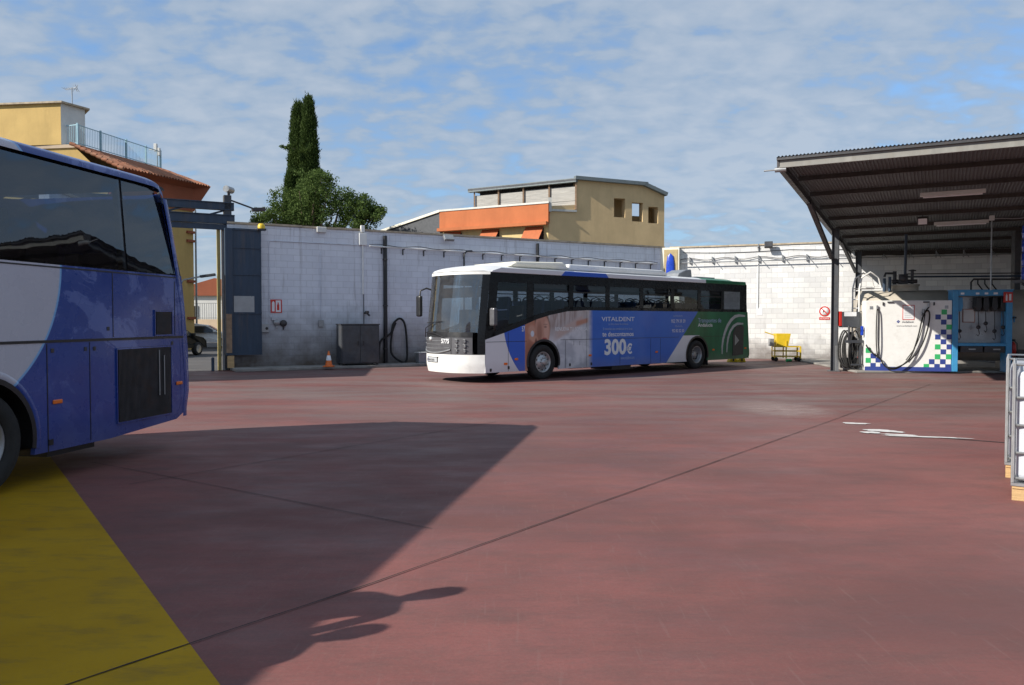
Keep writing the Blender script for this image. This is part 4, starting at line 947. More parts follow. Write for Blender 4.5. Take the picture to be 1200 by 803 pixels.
m = MB(); m.tube([(xf(y, .80)-.02, y, .80 + .10*abs((y-.25)/.75)**2) for y in lin(-.5, 1.0, 15)], .022, 8); m.build('grille_lip', M['silver'], gp)
for s in (-1, 1):
    ys = lin(-.52, -1.04, 6) if s < 0 else lin(.985, 1.2, 4)
    m = fg(ys, lin(.76, 1.225, 4), .010); hp = m.build('headlight_panel', M['darkgrille'], bus)
    for k in range(3):
        for yy in ((-.68, -.88) if s < 0 else (1.05,)):
            z = .85+.13*k; m = MB(); xx = xf(yy, z)-.02; m.lathe((xx, yy, z), [(0, -.012), (.03, -.008), (.045, 0), (.048, .02)], 'x', 16); hl = m.build('headlight', M['headlens'], hp); m = MB(); m.bar((xx-.006, yy-.06, z+.055), (xx-.006, yy+.05, z+.075), .022); m.build('chrome_trim', M['silver'], hl)
fg(lin(-1.25, 1.25, 25), lin(.27, .765, 8), .015).build('front_bumper', M['white'], bus)
q = MB(); q.grid([[(xf(y, .27)-.015, y, .27) for y in lin(-1.25, 1.25, 13)], [(.4, y, .27) for y in lin(-1.25, 1.25, 13)]]); q.build('bumper_underside', M['black'], bus)
m = MB(); m.bb(.05, .45, -1.2, 1.2, .45, 1.15); m.build('front_crossmember', M['black'], bus)
# plate and marks
fg(lin(.03, .59, 21), lin(.535, .685, 2), .026).build('plate_frame', M['black'], bus)
m = fg(lin(.05, .57, 19), lin(.55, .67, 2), .034); np_ = m.build('number_plate', M['plate'], bus)
fg(lin(.52, .57, 5), lin(.55, .67, 2), .038).build('plate_band', M['navy'], np_)
def frontrot(y): d = (xf(y+.05, .9)-xf(y-.05, .9))/.1; return -PI/2 + math.atan(-d)
text('5775', M['letter_white'], .17, bus, (xf(-.2, 1.10)-.02, -.13, 1.07), (PI/2, 0, frontrot(-.25)), 'fleet_number', .003, bold=.004)
text('0974 GHY', M['black'], .085, np_, (xf(.3, .58)-.050, .505, .580), (PI/2, 0, frontrot(.28)), 'plate_lettering', .002)
m = MB(); m.lathe((xf(.35, 1.17)-.03, .38, 1.18), [(0, -.02), (.05, -.015), (.06, .02)], 'x', 16); e = m.build('front_emblem', M['lens'], bus); e.scale = (1, 1.0, 1)
m = MB(); m.lathe((xf(.02, .68)-.02, .02, .68), [(0, -.01), (.022, 0)], 'x', 10); m.build('tow_cap', M['black'], bus)
# wipers, mirrors, sticker
for y0, y1, z1 in ((.95, .25, 1.62), (-.30, .55, 1.34)):
    m = MB(); m.tube([(xf(y0, 1.25)-.06, y0, 1.22), (xf((y0+y1)/2, 1.4)-.10, (y0+y1)/2, (1.22+z1)/2+.06), (xf(y1, z1)-.05, y1, z1)], .012, 6); m.bar((xf(y1+.4, z1)-.04, min(1., y1+.42), z1+.0), (xf(y1-.4, z1)-.04, y1-.4, z1+.04), .02); m.build('wiper', M['black'], bus)
m = MB(); m.tube([(.2, 1.22, 2.52), (-.05, 1.4, 2.62), (-.18, 1.52, 2.55), (-.2, 1.53, 2.4)], .025, 8); ma = m.build('mirror_arm', M['black'], bus)
m = MB(); m.box((-.22, 1.53, 2.1), (.12, .22, .62)); m.build('mirror', M['black'], ma, bevel=.05)
m = MB(); m.tube([(.32, -1.25, 1.50), (.22, -1.38, 1.42), (.16, -1.40, 1.60)], .022, 8); ma = m.build('mirror_arm', M['black'], bus)
m = MB(); m.box((.18, -1.37, 1.78), (.14, .20, .48)); m.build('mirror', M['darkgrille'], ma, bevel=.04)
m = fg(lin(.90, 1.03, 3), lin(1.66, 1.92, 2), -.02); m.build('windscreen_notice', M['letter_white'], bus)
# interior
m = MB(); m.bb(.2, BL-.15, -1.18, 1.18, 1.10, 1.16); m.build('floor', M['interior'], bus)
m = MB(); m.bb(.6, BL-.2, -1.15, 1.15, 2.90, 2.94); m.build('ceiling', M['interiorlight'], bus)
for s in (-1, 1):
    m = MB(); m.bb(1.9, BL-.4, s*1.12, s*.75, 2.60, 2.76); m.build('luggage_rack', M['interior'], bus)
m = MB(); m.bb(-.05, .45, -1.05, 1.05, 1.17, 1.42); m.bb(.1, .5, -1.0, -.1, 1.40, 1.56); db = m.build('dashboard', M['black'], bus)
m = MB(); m.tube([(.42+.12*math.sin(a), -.55+.24*math.cos(a), 1.72+.16*math.sin(a)) for a in lin(0, 2*PI, 20)[:-1]], .016, 6, closed=True); m.build('steering_wheel', M['black'], db)
m = MB(); m.bb(.15, .18, -.95, .95, 2.32, 2.60); m.build('sun_blind', M['glass_bus'], bus)
m = MB(); m.bb(.9, 1.0, .1, 1.1, 1.16, 2.0); m.bb(1.45, 1.5, -1.1, -.2, 1.2, 2.1); m.build('partition', M['interior'], bus)
m = MB(); m.bb(.75, 1.2, -.8, -.35, 1.2, 1.75); m.box((1.22, -.57, 2.0), (.12, .45, .7), ry=.1); m.build('driver_seat', M['seat'], bus, bevel=.04)
def seatmesh():
    m = MB(); m.box((0, 0, 1.62), (.42, .44, .12)); m.box((.20, 0, 1.95), (.10, .44, .66), ry=.12); return m
proto = None
for i in range(13):
    for y in (-.93, -.47, .47, .93):
        x = 2.0+.80*i
        if proto is None:
            proto = seatmesh().build('seat', M['seat'], bus, bevel=.03); o = proto
            h = MB(); h.tube([(.22, -.2, 2.2), (.24, -.17, 2.34), (.25, 0, 2.39), (.24, .17, 2.34), (.22, .2, 2.2)], .016, 6); hp = h.build('seat_handle', M['black'], o)
            h = MB(); h.bb(-.12, .12, -.16, .16, 1.16, 1.56); h.build('seat_base', M['black'], o)
        else: o = copy_tree(proto, bus)
        o.location = (x, y, 0)
# roof equipment
m = MB(); m.smooth = False; 
m.prism([(1.05, 3.18), (1.35, 3.34), (3.2, 3.40), (3.35, 3.34), (3.4, 3.18)], -.98, .98); m.build('air_conditioner', M['cream'], bus, bevel=.09)
m = MB(); m.prism([(3.42, 3.18), (3.45, 3.36), (7.9, 3.36), (8.15, 3.30), (8.2, 3.18)], -.95, .95); ac = m.build('air_conditioner', M['white'], bus, bevel=.07)
m = MB(); m.lathe((6.3, 0, 3.36), [(.3, 0), (.3, .03), (.24, .04), (.1, .02)], n=24); m.build('fan_grille', M['silver'], ac)
m = MB(); m.prism([(8.95, 3.18), (9.05, 3.32), (9.45, 3.46), (9.75, 3.48), (9.8, 3.18)], -.75, -.1); m.build('roof_vent', M['silver'], bus, bevel=.03)
m = MB(); m.bb(10.0, 11.1, -.8, .5, 3.18, 3.235); m.bb(9.9, 9.95, -.6, .4, 3.18, 3.25); m.build('roof_hatch', M['silver'], bus, bevel=.02)
# rear end
m = MB(); m.smooth = True; rows = []
for z in lin(SK, 3.0, 10):
    rows.append([(xr(z) + (.10*(1-(abs(y)/1.25)**6)) - .04, y, z) for y in lin(-1.25, 1.25, 21)])
m.grid(rows); m.build('rear_panel', simple('green_paint_rear', (.010, .15, .06), .3, coat=.3), bus)
m = MB(); m.prism([(xr(SK)-.3, SK), (xr(SK)+.02, SK+.08), (xr(SK)+.02, .62), (xr(SK)-.1, .62)], -1.24, 1.24); m.build('rear_bumper', simple('green_paint_dark', (.01, .11, .04), .35), bus, bevel=.02)
m = MB(); m.tube([(xr(.9)+.02, -1.0, .9), (xr(.9)+.12, -1.02, .9), (xr(.9)+.12, -1.02, 1.25), (xr(.9)+.02, -1.0, 1.25)], .015, 6); m.build('grab_rail', M['black'], bus)
# side engine grille
gx0, gz0 = lt_px(861, 416); gx1, gz1 = lt_px(872, 381)
m = MB(); P = [lt_px(858.5, 417), lt_px(871, 415.5), lt_px(871.5, 383), lt_px(868, 380.5), lt_px(862, 383), lt_px(859, 390)]
p2 = panel(P, -1.262, -1.2515); p2.build('engine_grille', M['black'], bus)
m = MB(); m.add([(lt_px(861, 392)[0], -1.265, lt_px(861, 392)[1]), (lt_px(866, 399)[0], -1.265, lt_px(866, 399)[1]), (lt_px(861, 405)[0], -1.265, lt_px(861, 405)[1])], [(0, 1, 2)]); m.build('grille_arrow', M['silver'], bus)
def ringarc(cxz, r0, r1, a0, a1, y, taper=.3):
    m = MB(); rows = []
    for k in range(31):
        u = k/30; a = a0+(a1-a0)*u; w = (r1-r0)*(taper+(1-taper)*math.sin(PI*u)**.6); rm = (r0+r1)/2
        rows.append([(cxz[0]+(rm+s*w/2)*math.cos(a)*1.0, y, cxz[1]+(rm+s*w/2)*math.sin(a)) for s in (-1, 1)])
    m.grid(rows); return m
# pale arcs of the regional emblem
def arcpts(P, w, y):
    m = MB(); rows = []; n = len(P)
    for i in range(n):
        a = Vector(P[max(i-1, 0)]); b = Vector(P[min(i+1, n-1)]); d = (b-a).normalized(); nn = Vector((-d.y, d.x)); ww = w*(.25+.75*math.sin(PI*(i+.3)/(n-.4))**.5); p = Vector(P[i]); rows.append([(p.x+nn.x*ww/2, y, p.y+nn.y*ww/2), (p.x-nn.x*ww/2, y, p.y-nn.y*ww/2)])
    m.grid(rows); return m
arcpts([lt_px(x, y) for x, y in ((846.5, 415), (846.5, 406), (847.5, 398), (849.5, 390), (852.5, 382), (856.5, 375.5), (861, 371.2), (866, 369.8), (873, 370.5))], .13, -1.2535).build('emblem_arc', M['lens'], bus)
arcpts([lt_px(x, y) for x, y in ((852, 413), (852.3, 404), (853.5, 396), (856, 388), (859.5, 382.5), (864, 379.5), (871, 379.5))], .11, -1.2535).build('emblem_arc', M['lens'], bus)
# markers
for pxx, y in ((592.5, 426.5), (605, 421), (691.5, 416.5), (769.5, 412.5), (836, 410), (873.5, 408)):
    x, z = lt_px(pxx, y); m = MB(); m.bb(x-.06, x+.06, -1.268, -1.2515, z-.03, z+.03); m.build('side_marker', M['amber'], bus, bevel=.006)
for x, z in (lt_px(575, 434), lt_px(596, 431), lt_px(668, 427.5), lt_px(693, 426.5)):
    m = MB(); m.bb(x-.03, x+.03, -1.262, -1.2515, z-.04, z+.04); m.build('jacking_cap', M['black'], bus)
# lettering of the advert
RT = (PI/2, 0, 0)
def stext(body, x0, y0, x1, y1, mat, bold=0.0, name='lettering', align='LEFT'):
    (xa, zb), (xb, _) = lt_px(x0, y1), lt_px(x1, y1); za = lt_px(x0, y0)[1]
    o = text(body, mat, 1.0, bus, (xa, -1.254, zb), RT, name, .001, bold=bold)
    w = o.dimensions.x; h = max(v.co.y for v in o.data.vertices) - min(0, min(v.co.y for v in o.data.vertices))*0
    wx = max(v.co.x for v in o.data.vertices)-min(v.co.x for v in o.data.vertices)
    o.scale = ((xb-xa)/wx, (za-zb)/h, 1); return o
stext('VITALDENT', 705, 371.5, 743.5, 376.5, M['letter_white'], 0, 'brand_lettering')
stext('tu clínica dental de confianza', 713, 378.6, 736, 381, M['letter_pale'])
stext('Si necesitas una ortodoncia en tu boca', 706.5, 384, 741, 387, M['letter_pale'])
stext('te descontamos', 706, 389, 742.5, 394.5, M['letter_white'], .008, 'offer_lettering')
stext('300', 708, 397.5, 733.5, 415.5, M['letter_white'], .035, 'price_lettering')
stext('€', 734.5, 402.5, 741, 414.3, M['letter_white'], .03, 'price_lettering')
stext('www.vitaldent.com', 727.5, 417.5, 743.5, 421.5, M['letter_pale'])
stext('RENUEVA TU SONRISA', 650.5, 383.5, 688, 388, M['letter_white'], .01, 'slogan_lettering')
stext('57', 611.5, 382.5, 615, 388.5, M['letter_white'], .02, 'fleet_number')
stext('INFÓRMATE', 789, 369, 799.5, 371.5, M['letter_pale']); stext('952 79 39 39', 786.5, 374.5, 803, 378.5, M['letter_white'])
stext('Marbella', 791, 381.3, 799.5, 383.6, M['letter_pale']); stext('952 82 52 50', 787.5, 386, 801.5, 389.5, M['letter_white'])
stext('Transportes de', 818, 373, 845, 378, M['letter_pale']); stext('Andalucía', 818, 379, 835, 383, M['letter_white'], .01)

# ------------------------------------------------------------------ the near blue coach (rear part in the photo)
NA = math.atan2(.983, .183); nd = Vector((.183, .983)).normalized(); nv = Vector((nd.y, -nd.x))
NLn = 12.0; rear = Vector((-4.37, 10.45)); no = rear - nd*NLn - nv*1.27
nb_ = thing('coach', 'near blue and white coach, only its rear end with black grilles visible', 'bus', (no.x, no.y, 0), NA)
def nl_px(pxx, y):                                       # photo position on the near coach side -> local x, height
    r = (pxx-600)/915; z = (-4.9-.18616*7.48)/(r-.18616); X = r*z; lx = NLn + (Vector((X, z))-rear).dot(nd); return lx, EYE+(375-y)*z/915
def m_near():
    g = G('coach_paint'); x, z = g.x, g.z
    n = g.noise(1.0, 5, .6, (1, 1, 1)); blue = g.mix(g.maprange(n, .35, .65), (.013, .042, .23), (.020, .060, .28))
    d = g.math('SQRT', (x-8.28)*(x-8.28)+(z-2.29)*(z-2.29)); wh = (1-g.step(d, 1.50, .004)).max(1-g.step(x, 8.3)); lim = (1-g.step(d, 1.525, .004))
    # reflections painted into the blue as pale patches, with worn film and scuffs
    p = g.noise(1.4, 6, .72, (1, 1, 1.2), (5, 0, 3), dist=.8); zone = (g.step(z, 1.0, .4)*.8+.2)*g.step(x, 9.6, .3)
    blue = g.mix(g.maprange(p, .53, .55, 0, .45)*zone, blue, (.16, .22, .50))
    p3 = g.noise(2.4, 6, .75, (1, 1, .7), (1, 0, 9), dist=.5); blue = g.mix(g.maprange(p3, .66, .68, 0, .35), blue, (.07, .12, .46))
    c = g.mix(lim, blue, (.20, .42, .72)); c = g.mix(wh, c, (.48, .48, .55))
    sc = g.noise(5, 6, .8, (.6, 1, 4), (8, 1, 2)); c = g.mix(g.maprange(sc, .68, .72, 0, .4), c, (.3, .3, .34))
    c = g.mix(g.maprange(z+g.noise(2.4, 5)*.35, .45, .9, .30, 0), c, (.12, .10, .10))
    return g.pbr(c, g.maprange(g.noise(4, 4), .3, .7, .2, .36), 0, g.bump(g.noise(1.0, 2, .5), .06, .05), coat=.25)
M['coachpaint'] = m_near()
NSK, NB, NT = .33, 2.28, 3.415
nrw = NLn - (10.45-7.19)/.983 + .08
rake = lambda z: NLn + .0 - .16*max(0, z-1.6)**1.5*.9 + (.05 if .7 < z < 1.3 else 0)
AR = (nrw, .52, .66)
topn = [(NLn-.22, .40), (NLn+.0, .50), (NLn+.06, .75), (NLn+.05, 1.3), (NLn-.02, 1.9), (rake(NB), NB), (.0, NB)]
pn_ = arch_poly(0, NLn-1.5, NSK, topn, [(2.6, .52, .66), AR])
for s in (-1, 1):
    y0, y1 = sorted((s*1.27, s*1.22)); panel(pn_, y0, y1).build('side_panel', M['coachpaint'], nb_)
m = MB(); m.bb(0.1, NLn-.05, -1.2765, -1.271, 1.462, 1.49); m.build('rub_strip', M['black'], nb_)
m = MB(); sx = nl_px(56, 500)[0]; m.bb(sx, sx+.012, -1.274, -1.271, NSK, 1.45); m.bb(NLn-.24, NLn-.23, -1.274, -1.271, 1.5, 2.2); m.bb(0, NLn-.2, -1.274, -1.271, 2.245, 2.26); m.bb(NLn-1.42, NLn-1.41, -1.274, -1.271, 1.5, 2.24); m.bb(sx+.62, sx+.63, -1.274, -1.271, .36, 1.45); m.build('panel_seams', M['black'], nb_)
for lx_, lz_ in ((sx+.08, 1.38), (sx+.56, 1.38), (sx+.70, 1.38), (NLn-.30, 1.40), (NLn-1.5, 1.6)):
    m = MB(); m.bb(lx_-.022, lx_+.022, -1.277, -1.271, lz_-.022, lz_+.022); m.build('hatch_latch', M['steeldark'], nb_, bevel=.004)
def grille(x0, y0, x1, y1, n, name='engine_grille'):
    (xa, zt), (xb, zb) = nl_px(x0, y0), nl_px(x1, y1); zt2 = nl_px(x1, y0)[1]; zt = zt; m = MB(); m.bb(xa, xb, -1.279, -1.271, zb, zt); o = m.build(name, M['black'], nb_)
    m = MB(); k = int((xb-xa)/.022)
    for i in range(k): m.bb(xa+.02+(xb-xa-.04)*i/k, xa+.02+(xb-xa-.04)*i/k+.010, -1.289, -1.280, zb+.02, zt-.02)
    m.build('grille_slats', M['steeldark'], o); m = MB()
    for z in (zb+.0, zt-.015): m.bb(xa-.01, xb+.01, -1.287, -1.2805, z-.004, z+.012)
    m.bb(xa-.012, xa-.001, -1.287, -1.271, zb, zt); m.bb(xb+.001, xb+.012, -1.287, -1.271, zb, zt); m.build('grille_frame', M['coachpaint'], o)
grille(138, 408, 201, 485, 0); grille(183, 363.5, 202.5, 393, 0)
m = MB(); xg = nl_px(186, 450)[0]; m.cyl((xg, -1.297, .75), (xg, -1.297, 1.32), .008, 6); m.cyl((xg+.1, -1.297, .75), (xg+.1, -1.297, 1.25), .008, 6); m.build('grille_rod', M['silver'], nb_)
for pxx, y in ((67.5, 471), (210.5, 449)):
    x, z = nl_px(pxx, y); m = MB(); m.bb(x-.065, x+.065, -1.288, -1.271, z-.022, z+.022); m.build('side_marker', M['amber'], nb_, bevel=.008)
m = MB(); x, z = nl_px(59, 519); m.bb(x-.03, x+.03, -1.283, -1.271, z-.03, z+.03); m.build('jacking_cap', M['black'], nb_)
m = MB(); m.bb(.4, NLn-.4, -1.1, 1.1, .45, .7); m.bb(NLn-2.3, NLn-1.6, -1.15, -.2, .25, .5); m.bb(4, 7.5, -1.2, 1.2, .3, .6); m.build('underframe', M['black'], nb_)
cx_, cz_, r = AR; m = MB(); rows = []
for k in range(25):
    a = PI*1.06-PI*1.12*k/24; rows.append([(cx_+(r-.015)*math.cos(a), y, cz_+(r-.015)*math.sin(a)) for y in (-1.285, -.7)])
m.grid(rows)
for k in range(24):
    a, b = (PI*1.06-PI*1.12*j/24 for j in (k, k+1)); m.add([(cx_+q*math.cos(c), -1.285, cz_+q*math.sin(c)) for c, q in ((a, r-.06), (b, r-.06), (b, r-.008), (a, r-.008))], [(0, 1, 2, 3)])
m.build('wheel_arch', M['black'], nb_)
m = MB(); rows = [[(cx_+(r+q)*math.cos(PI*1.06-PI*1.12*k/24), -1.2715-.008*(q > 0)*(q < .05), cz_+(r+q)*math.sin(PI*1.06-PI*1.12*k/24)) for q in (-.007, .01, .045, .06)] for k in range(25)]; m.smooth = True; m.grid(rows); m.build('arch_lip', M['coachpaint'], nb_)
m = MB(); m.bb(cx_-r-.2, cx_+r+.2, -.72, -.68, .3, 1.4); m.build('arch_liner', M['black'], nb_)
bus_wheel(nb_, nrw, -1.10, -1, .52, 'rear', M['silver'], .3); bus_wheel(nb_, nrw, 1.10, 1, .52, 'rear', M['silver'], .3)
bus_wheel(nb_, 2.6, -1.10, -1, .52, 'front', None, .3); bus_wheel(nb_, 2.6, 1.10, 1, .52, 'front', None, .3)
# upper part
for s in (-1, 1):
    y = s*1.262; xe = rake(NB)-.10; xt = rake(NT)-.14
    spl = nl_px(153, 300)[0]-.02; wx = [.3, 2.2, 4.1, 6.0, 7.7, spl, None]
    m = MB(); y0, y1 = sorted((s*1.262, s*1.20))
    m.prism([(0, NT-.04), (rake(3.1)-.02, NT-.04), (rake(3.2)-.05, NT), (0, NT)], y0, y1); m.prism([(xe-.05, NB), (rake(NB), NB), (rake(2.9), 2.9), (rake(3.2)-.04, 3.2), (xt-.12, 3.2), (xe-.06, 2.5)], y0+.0005, y1-.0005)
    m.bb(0, xe, y0, y1, NB-.03, NB+.03); m.build('window_surround', M['coachpaint'] if False else M['blackgloss'], nb_)
    for i in range(6):
        a = wx[i]; b = wx[i+1] if wx[i+1] else None
        m = MB(); yy = s*1.268
        if b: vs = [(a+.02, yy, NB+.01), (b-.02, yy, NB+.01), (b-.02, yy, NT-.03), (a+.02, yy, NT-.03)]
        else: vs = [(a+.02, yy, NB+.01), (xe, yy, NB+.01), (rake(2.8)-.10, yy, 2.8), (xt-.05, yy, NT-.04), (a+.02, yy, NT-.03)]
        m.add(vs, [tuple(range(len(vs)))]); m.build('window', M['glass_near'], nb_)
    for i in range(1, 6): m = MB(); m.bb(wx[i]-.05, wx[i]+.05, s*1.19, s*1.255, NB+.03, NT-.04); m.build('window_pillar', M['black'], nb_)
# roof + rear shell, rounded
m = MB(); m.smooth = True; rows = []
prof = [(1.272, NT-.035), (1.27, NT+.02), (1.235, NT+.045), (1.15, NT+.08), (.95, NT+.11), (.5, NT+.13), (0, NT+.14)]
prof = prof+[(-a, b) for a, b in prof[-2::-1]]
for i in range(25):
    u = i/24; x = 0 if i == 0 else (NLn-.66)*(u/.8) if u < .8 else (NLn-.66)+.28*math.sin((u-.8)/.2*PI/2)
    dz = 0 if u < .8 else .14*(1-math.cos((u-.8)/.2*PI/2))
    rows.append([(x, a*(1-.02*(u > .9)), b-dz*(1 if b > NT-.05 else .2)) for a, b in prof])
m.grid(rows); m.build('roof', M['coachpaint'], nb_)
m = MB(); m.smooth = True; rows = []
for z in [.45, .6, .75, 1.0, 1.3, 1.6, 1.9, 2.28, 2.6, 2.9, 3.1, 3.25, 3.33]:
    bx_ = (NLn+.05) if z < 1.4 else rake(z)+.02
    if z < .6: bx_ -= .1
    rows.append([(bx_-.17*(abs(v)**8) + (.06 if abs(v) < .9 else 0), v*1.272, z) for v in lin(-1, 1, 31)])
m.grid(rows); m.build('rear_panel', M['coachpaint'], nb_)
for s in (-1, 1):
    m = MB(); m.smooth = True; rows = []   # blue corner posts
    for z in [.42, .55, .75, 1.0, 1.4, 1.8, 2.28, 2.6, 2.9, 3.1, 3.25]:
        x0 = min(rake(z), NLn+.04)-(.10 if z > 2.2 else .06); rows.append([(x0+dx, s*y, z) for dx, y in ((-.02, 1.2735), (.02, 1.278), (.07, 1.268), (.11, 1.235))])
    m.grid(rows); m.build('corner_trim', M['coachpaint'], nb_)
m = MB(); m.bb(0, NLn-.1, -1.22, 1.22, 1.3, 1.36); m.build('floor', M['interior'], nb_)
m = MB(); m.bb(0, NLn-.5, -1.2, 1.2, 3.34, 3.37); m.build('ceiling', M['interior'], nb_)
front = MB(); front.smooth = True
front.grid([[( -.35*(1-abs(v)**3)+max(0, z-1.3)*.12, v*1.26, z) for v in lin(-1, 1, 15)] for z in lin(.35, 3.42, 8)]); front.build('front_panel', M['coachpaint'], nb_)
sp = None
for i in range(12):
    for y in (-.93, -.47, .47, .93):
        if sp is None:
            m = MB(); m.box((0, 0, 1.8), (.45, .45, .14)); m.box((.22, 0, 2.1), (.12, .45, .8), ry=.14); sp = m.build('seat', M['seat'], nb_, bevel=.05); o = sp
        else: o = sp.copy(); COL.objects.link(o); o.parent = nb_
        o.location = (1.3+.84*i, y, 0)

for ch in nb_.children:                                  # the glazed upper part leans inwards
    if ch.type == 'MESH' and not ch.name.startswith(('wheel', 'seat', 'underframe')):
        for v_ in ch.data.vertices:
            if v_.co.z > NB: v_.co.y *= 1-(.058 if ch.name.startswith('window') else .020)*(v_.co.z-NB)
# ------------------------------------------------------------------ canopy
CA = math.atan2(-.4805, .877); co = Vector((10.7, 25.9))
cn = thing('fuel_canopy', 'dark steel canopy with corrugated roof on braced posts over the fuel area', 'canopy', (co.x, co.y, 0), CA)
hz = lambda y: 4.72-.052*y
YF0, YB0, XR0 = -8.9, 7.4, 16.0
slope = math.atan(-.052)
for px_, py_ in ((0, 0), (.2, 6.0), (8.4, 0), (8.4, 6.0)):
    m = MB(); h = hz(py_)
    for sx_ in (-.10, .10): m.bb(px_+sx_-.008, px_+sx_+.008, py_-.10, py_+.10, 0, h)
    m.bb(px_-.092, px_+.092, py_-.006, py_+.006, 0, h); m.bb(px_-.2, px_+.2, py_-.2, py_+.2, 0.0, .02); m.build('post', M['post'], cn)
for x in (-.2, 8.2, 15.5):
    m = MB(); a = Vector((x, YF0, hz(YF0))); b = Vector((x, YB0, hz(YB0)))
    for dz, w, h in ((.09, .12, .014), (-.09, .12, .014), (0, .012, .165)): m.bar(a+Vector((0, 0, dz+.05)), b+Vector((0, 0, dz+.05)), w, h)
    m.build('rafter', M['post'], cn)
for x in (0, 8.4):
    m = MB(); m.bar((x-.1, -.12, 3.75), (x-.18, -4.75, hz(-4.75)), .12, .12); m.build('brace', M['post'], cn); m = MB(); m.bar((x+.1, 5.9, 3.6), (x-.15, 3.0, hz(3.0)), .10, .10); m.build('brace', M['post'], cn)
npur = 8
for i in range(1, npur):
    y = YF0+(YB0-YF0)*i/npur+.0; z = hz(y)+.205
    m = MB(); m.bb(-.15, XR0, y-.006, y+.006, z-.055, z+.055); m.bb(-.15, XR0, y+.0065, y+.06, z+.045, z+.055); m.bb(-.15, XR0, y+.0065, y+.06, z-.055, z-.045); m.build('purlin', M['brownsteel'], cn)
m = MB(); y = YF0; z = hz(y); m.bb(-.25, XR0, y-.03, y-.01, z+.06, z+.20); m.bb(-.25, XR0, y-.07, y+.0, z+.03, z+.056); m.build('fascia', M['fascia'], cn)
m = MB(); m.bb(-.3, XR0, y-.10, y-.035, z+.203, z+.262); m.build('roof_flashing', M['steeldark'], cn); m = MB(); m.bar((-.1, 7.68, hz(7.68)+.15), (XR0, 7.68+.1655*XR0, hz(7.68+.1655*XR0)+.15), .06, .18); m.build('rear_beam', M['brownsteel'], cn); y = YF0
m = MB(); m.bb(-.30, -.255, y-.05, y+.3, z+.0, z+.25); m.build('fascia_end', M['steeldark'], cn)
m = MB(); rows = [[], []]
nn = int((XR0+.4)/.02)
for i in range(nn):
    x = -.3+i*.02; w = .012*(1 if (i//2) % 2 else -1)
    rows[0].append((x, YF0-.12, hz(YF0-.12)+.275+w)); yb = 7.84+.1655*max(0, x); rows[1].append((x, yb, hz(yb)+.275+w))
m.grid(rows); m.grid([[(x, y, z-.004) for x, y, z in r] for r in rows]); m.build('roof_sheet', M['sheet'], cn)
for x, y in ((3.3, -4.3), (7.9, -4.5), (3.6, .6), (8, .6)):
    t = thing('fluorescent_lamp', {(3.3, -4.3): 'white fluorescent tube fitting, left one under the canopy front', (7.9, -4.5): 'white fluorescent tube fitting, right one under the canopy front', (3.6, .6): 'white tube fitting deeper under the canopy by the rear lamp', (8, .6): 'white tube fitting deeper under the canopy at the right'}[(x, y)], 'lamp', tuple(cn.matrix_basis @ Vector((x, y, 0))) if False else (co.x+x*.877+y*.4805, co.y-x*.4805+y*.877, hz(y)+.03), CA, 'tube lamps under the canopy')
    m = MB(); m.bb(-.75, .75, -.07, .07, 0, .10); m.build('housing', M['lamp'], t, bevel=.01); m = MB(); m.cyl((-.68, 0, -.02), (.68, 0, -.02), .02, 8); m.build('tube', M['letter_white'], t)
def cpos(x, y, z): return (co.x+x*.877+y*.4805, co.y-x*.4805+y*.877, z)
t = thing('canopy_floodlight', 'square white-faced floodlight hanging under the canopy', 'lamp', cpos(2.55, -.6, hz(-.6)+.0), CA); m = MB(); m.box((0, 0, 0), (.3, .14, .24), rx=.4); m.build('head', M['steeldark'], t, bevel=.02); m = MB(); m.box((0, -.075, -.03), (.24, .01, .18), rx=.4); m.build('glass', M['letter_white'], t); m = MB(); m.bar((0, .02, .1), (0, .06, .32), .03); m.build('bracket', M['steeldark'], t)
t = thing('gutter_outlet', 'grey gutter outlet on the front left corner of the canopy', 'gutter', cpos(-.35, YF0, hz(YF0)), CA); m = MB(); m.cyl((.0, 0, .0), (.25, 0, .0), .06, 12); m.build('pipe', M['silver'], t); m = MB(); m.cyl((-.25, 0, .0), (-.005, 0, .0), .02, 6); m.build('spout', M['silver'], t)
t = thing('hanging_conduit', 'thin pale cable run and drop pipe hanging from the canopy to the tank', 'pipe', cpos(0, 0, 0), CA)
m = MB(); q = cpos(4.45, .2, 0); m.cyl((4.4, .0, 2.6), (4.4, .0, hz(0)+.05), .02, 8); m.build('pipe', M['silver'], t); m = MB(); m.bb(4.33, 4.47, -.07, .07, hz(0)-.0, hz(0)+.14); m.build('junction_box', M['lamp'], t, bevel=.01)
m = MB(); m.tube([(4.4+i*.25, 0, hz(0)+.05-.06*math.sin(i*.55)**2+.01*i) for i in range(30)], .018, 6); m.build('cable', M['silver'], t)

# back wall services
bw = (WE-(CORNER+Vector((.26, .1)))); bL = bw.length; bD = bw.normalized(); bN = Vector((bD.y, -bD.x)); rzB = math.atan2(bD.y, bD.x); B0 = CORNER+Vector((.26, .1))
def bs(pxx): r = (pxx-600)/915; return (r*B0.y-B0.x)/(bD.x-r*bD.y)
def bh(s, y): return EYE+(375-y)*(B0.y+bD.y*s)/915
def onback(name, label, cat, s, z, off=0, group=None): p = B0+bD*s+bN*off; return thing(name, label, cat, (p.x, p.y, z), rzB, group)
t = onback('service_pipe', 'grey pipe on struts crossing the sunlit wall behind the canopy', 'pipe', 0, 0, .12)
sa, sb = bs(797), bL-2; zc = bh(sa, 309)
m = MB(); m.cyl((sa, -.10, zc), (sb, -.10, zc+.05), .025, 8); m.build('pipe', M['silver'], t)
m = MB(); m.tube([(sa+(sb-sa)*i/90, .05, zc+.16+.05*math.sin(i*.7)) for i in range(91)], .015, 6); m.build('cable', M['steeldark'], t)
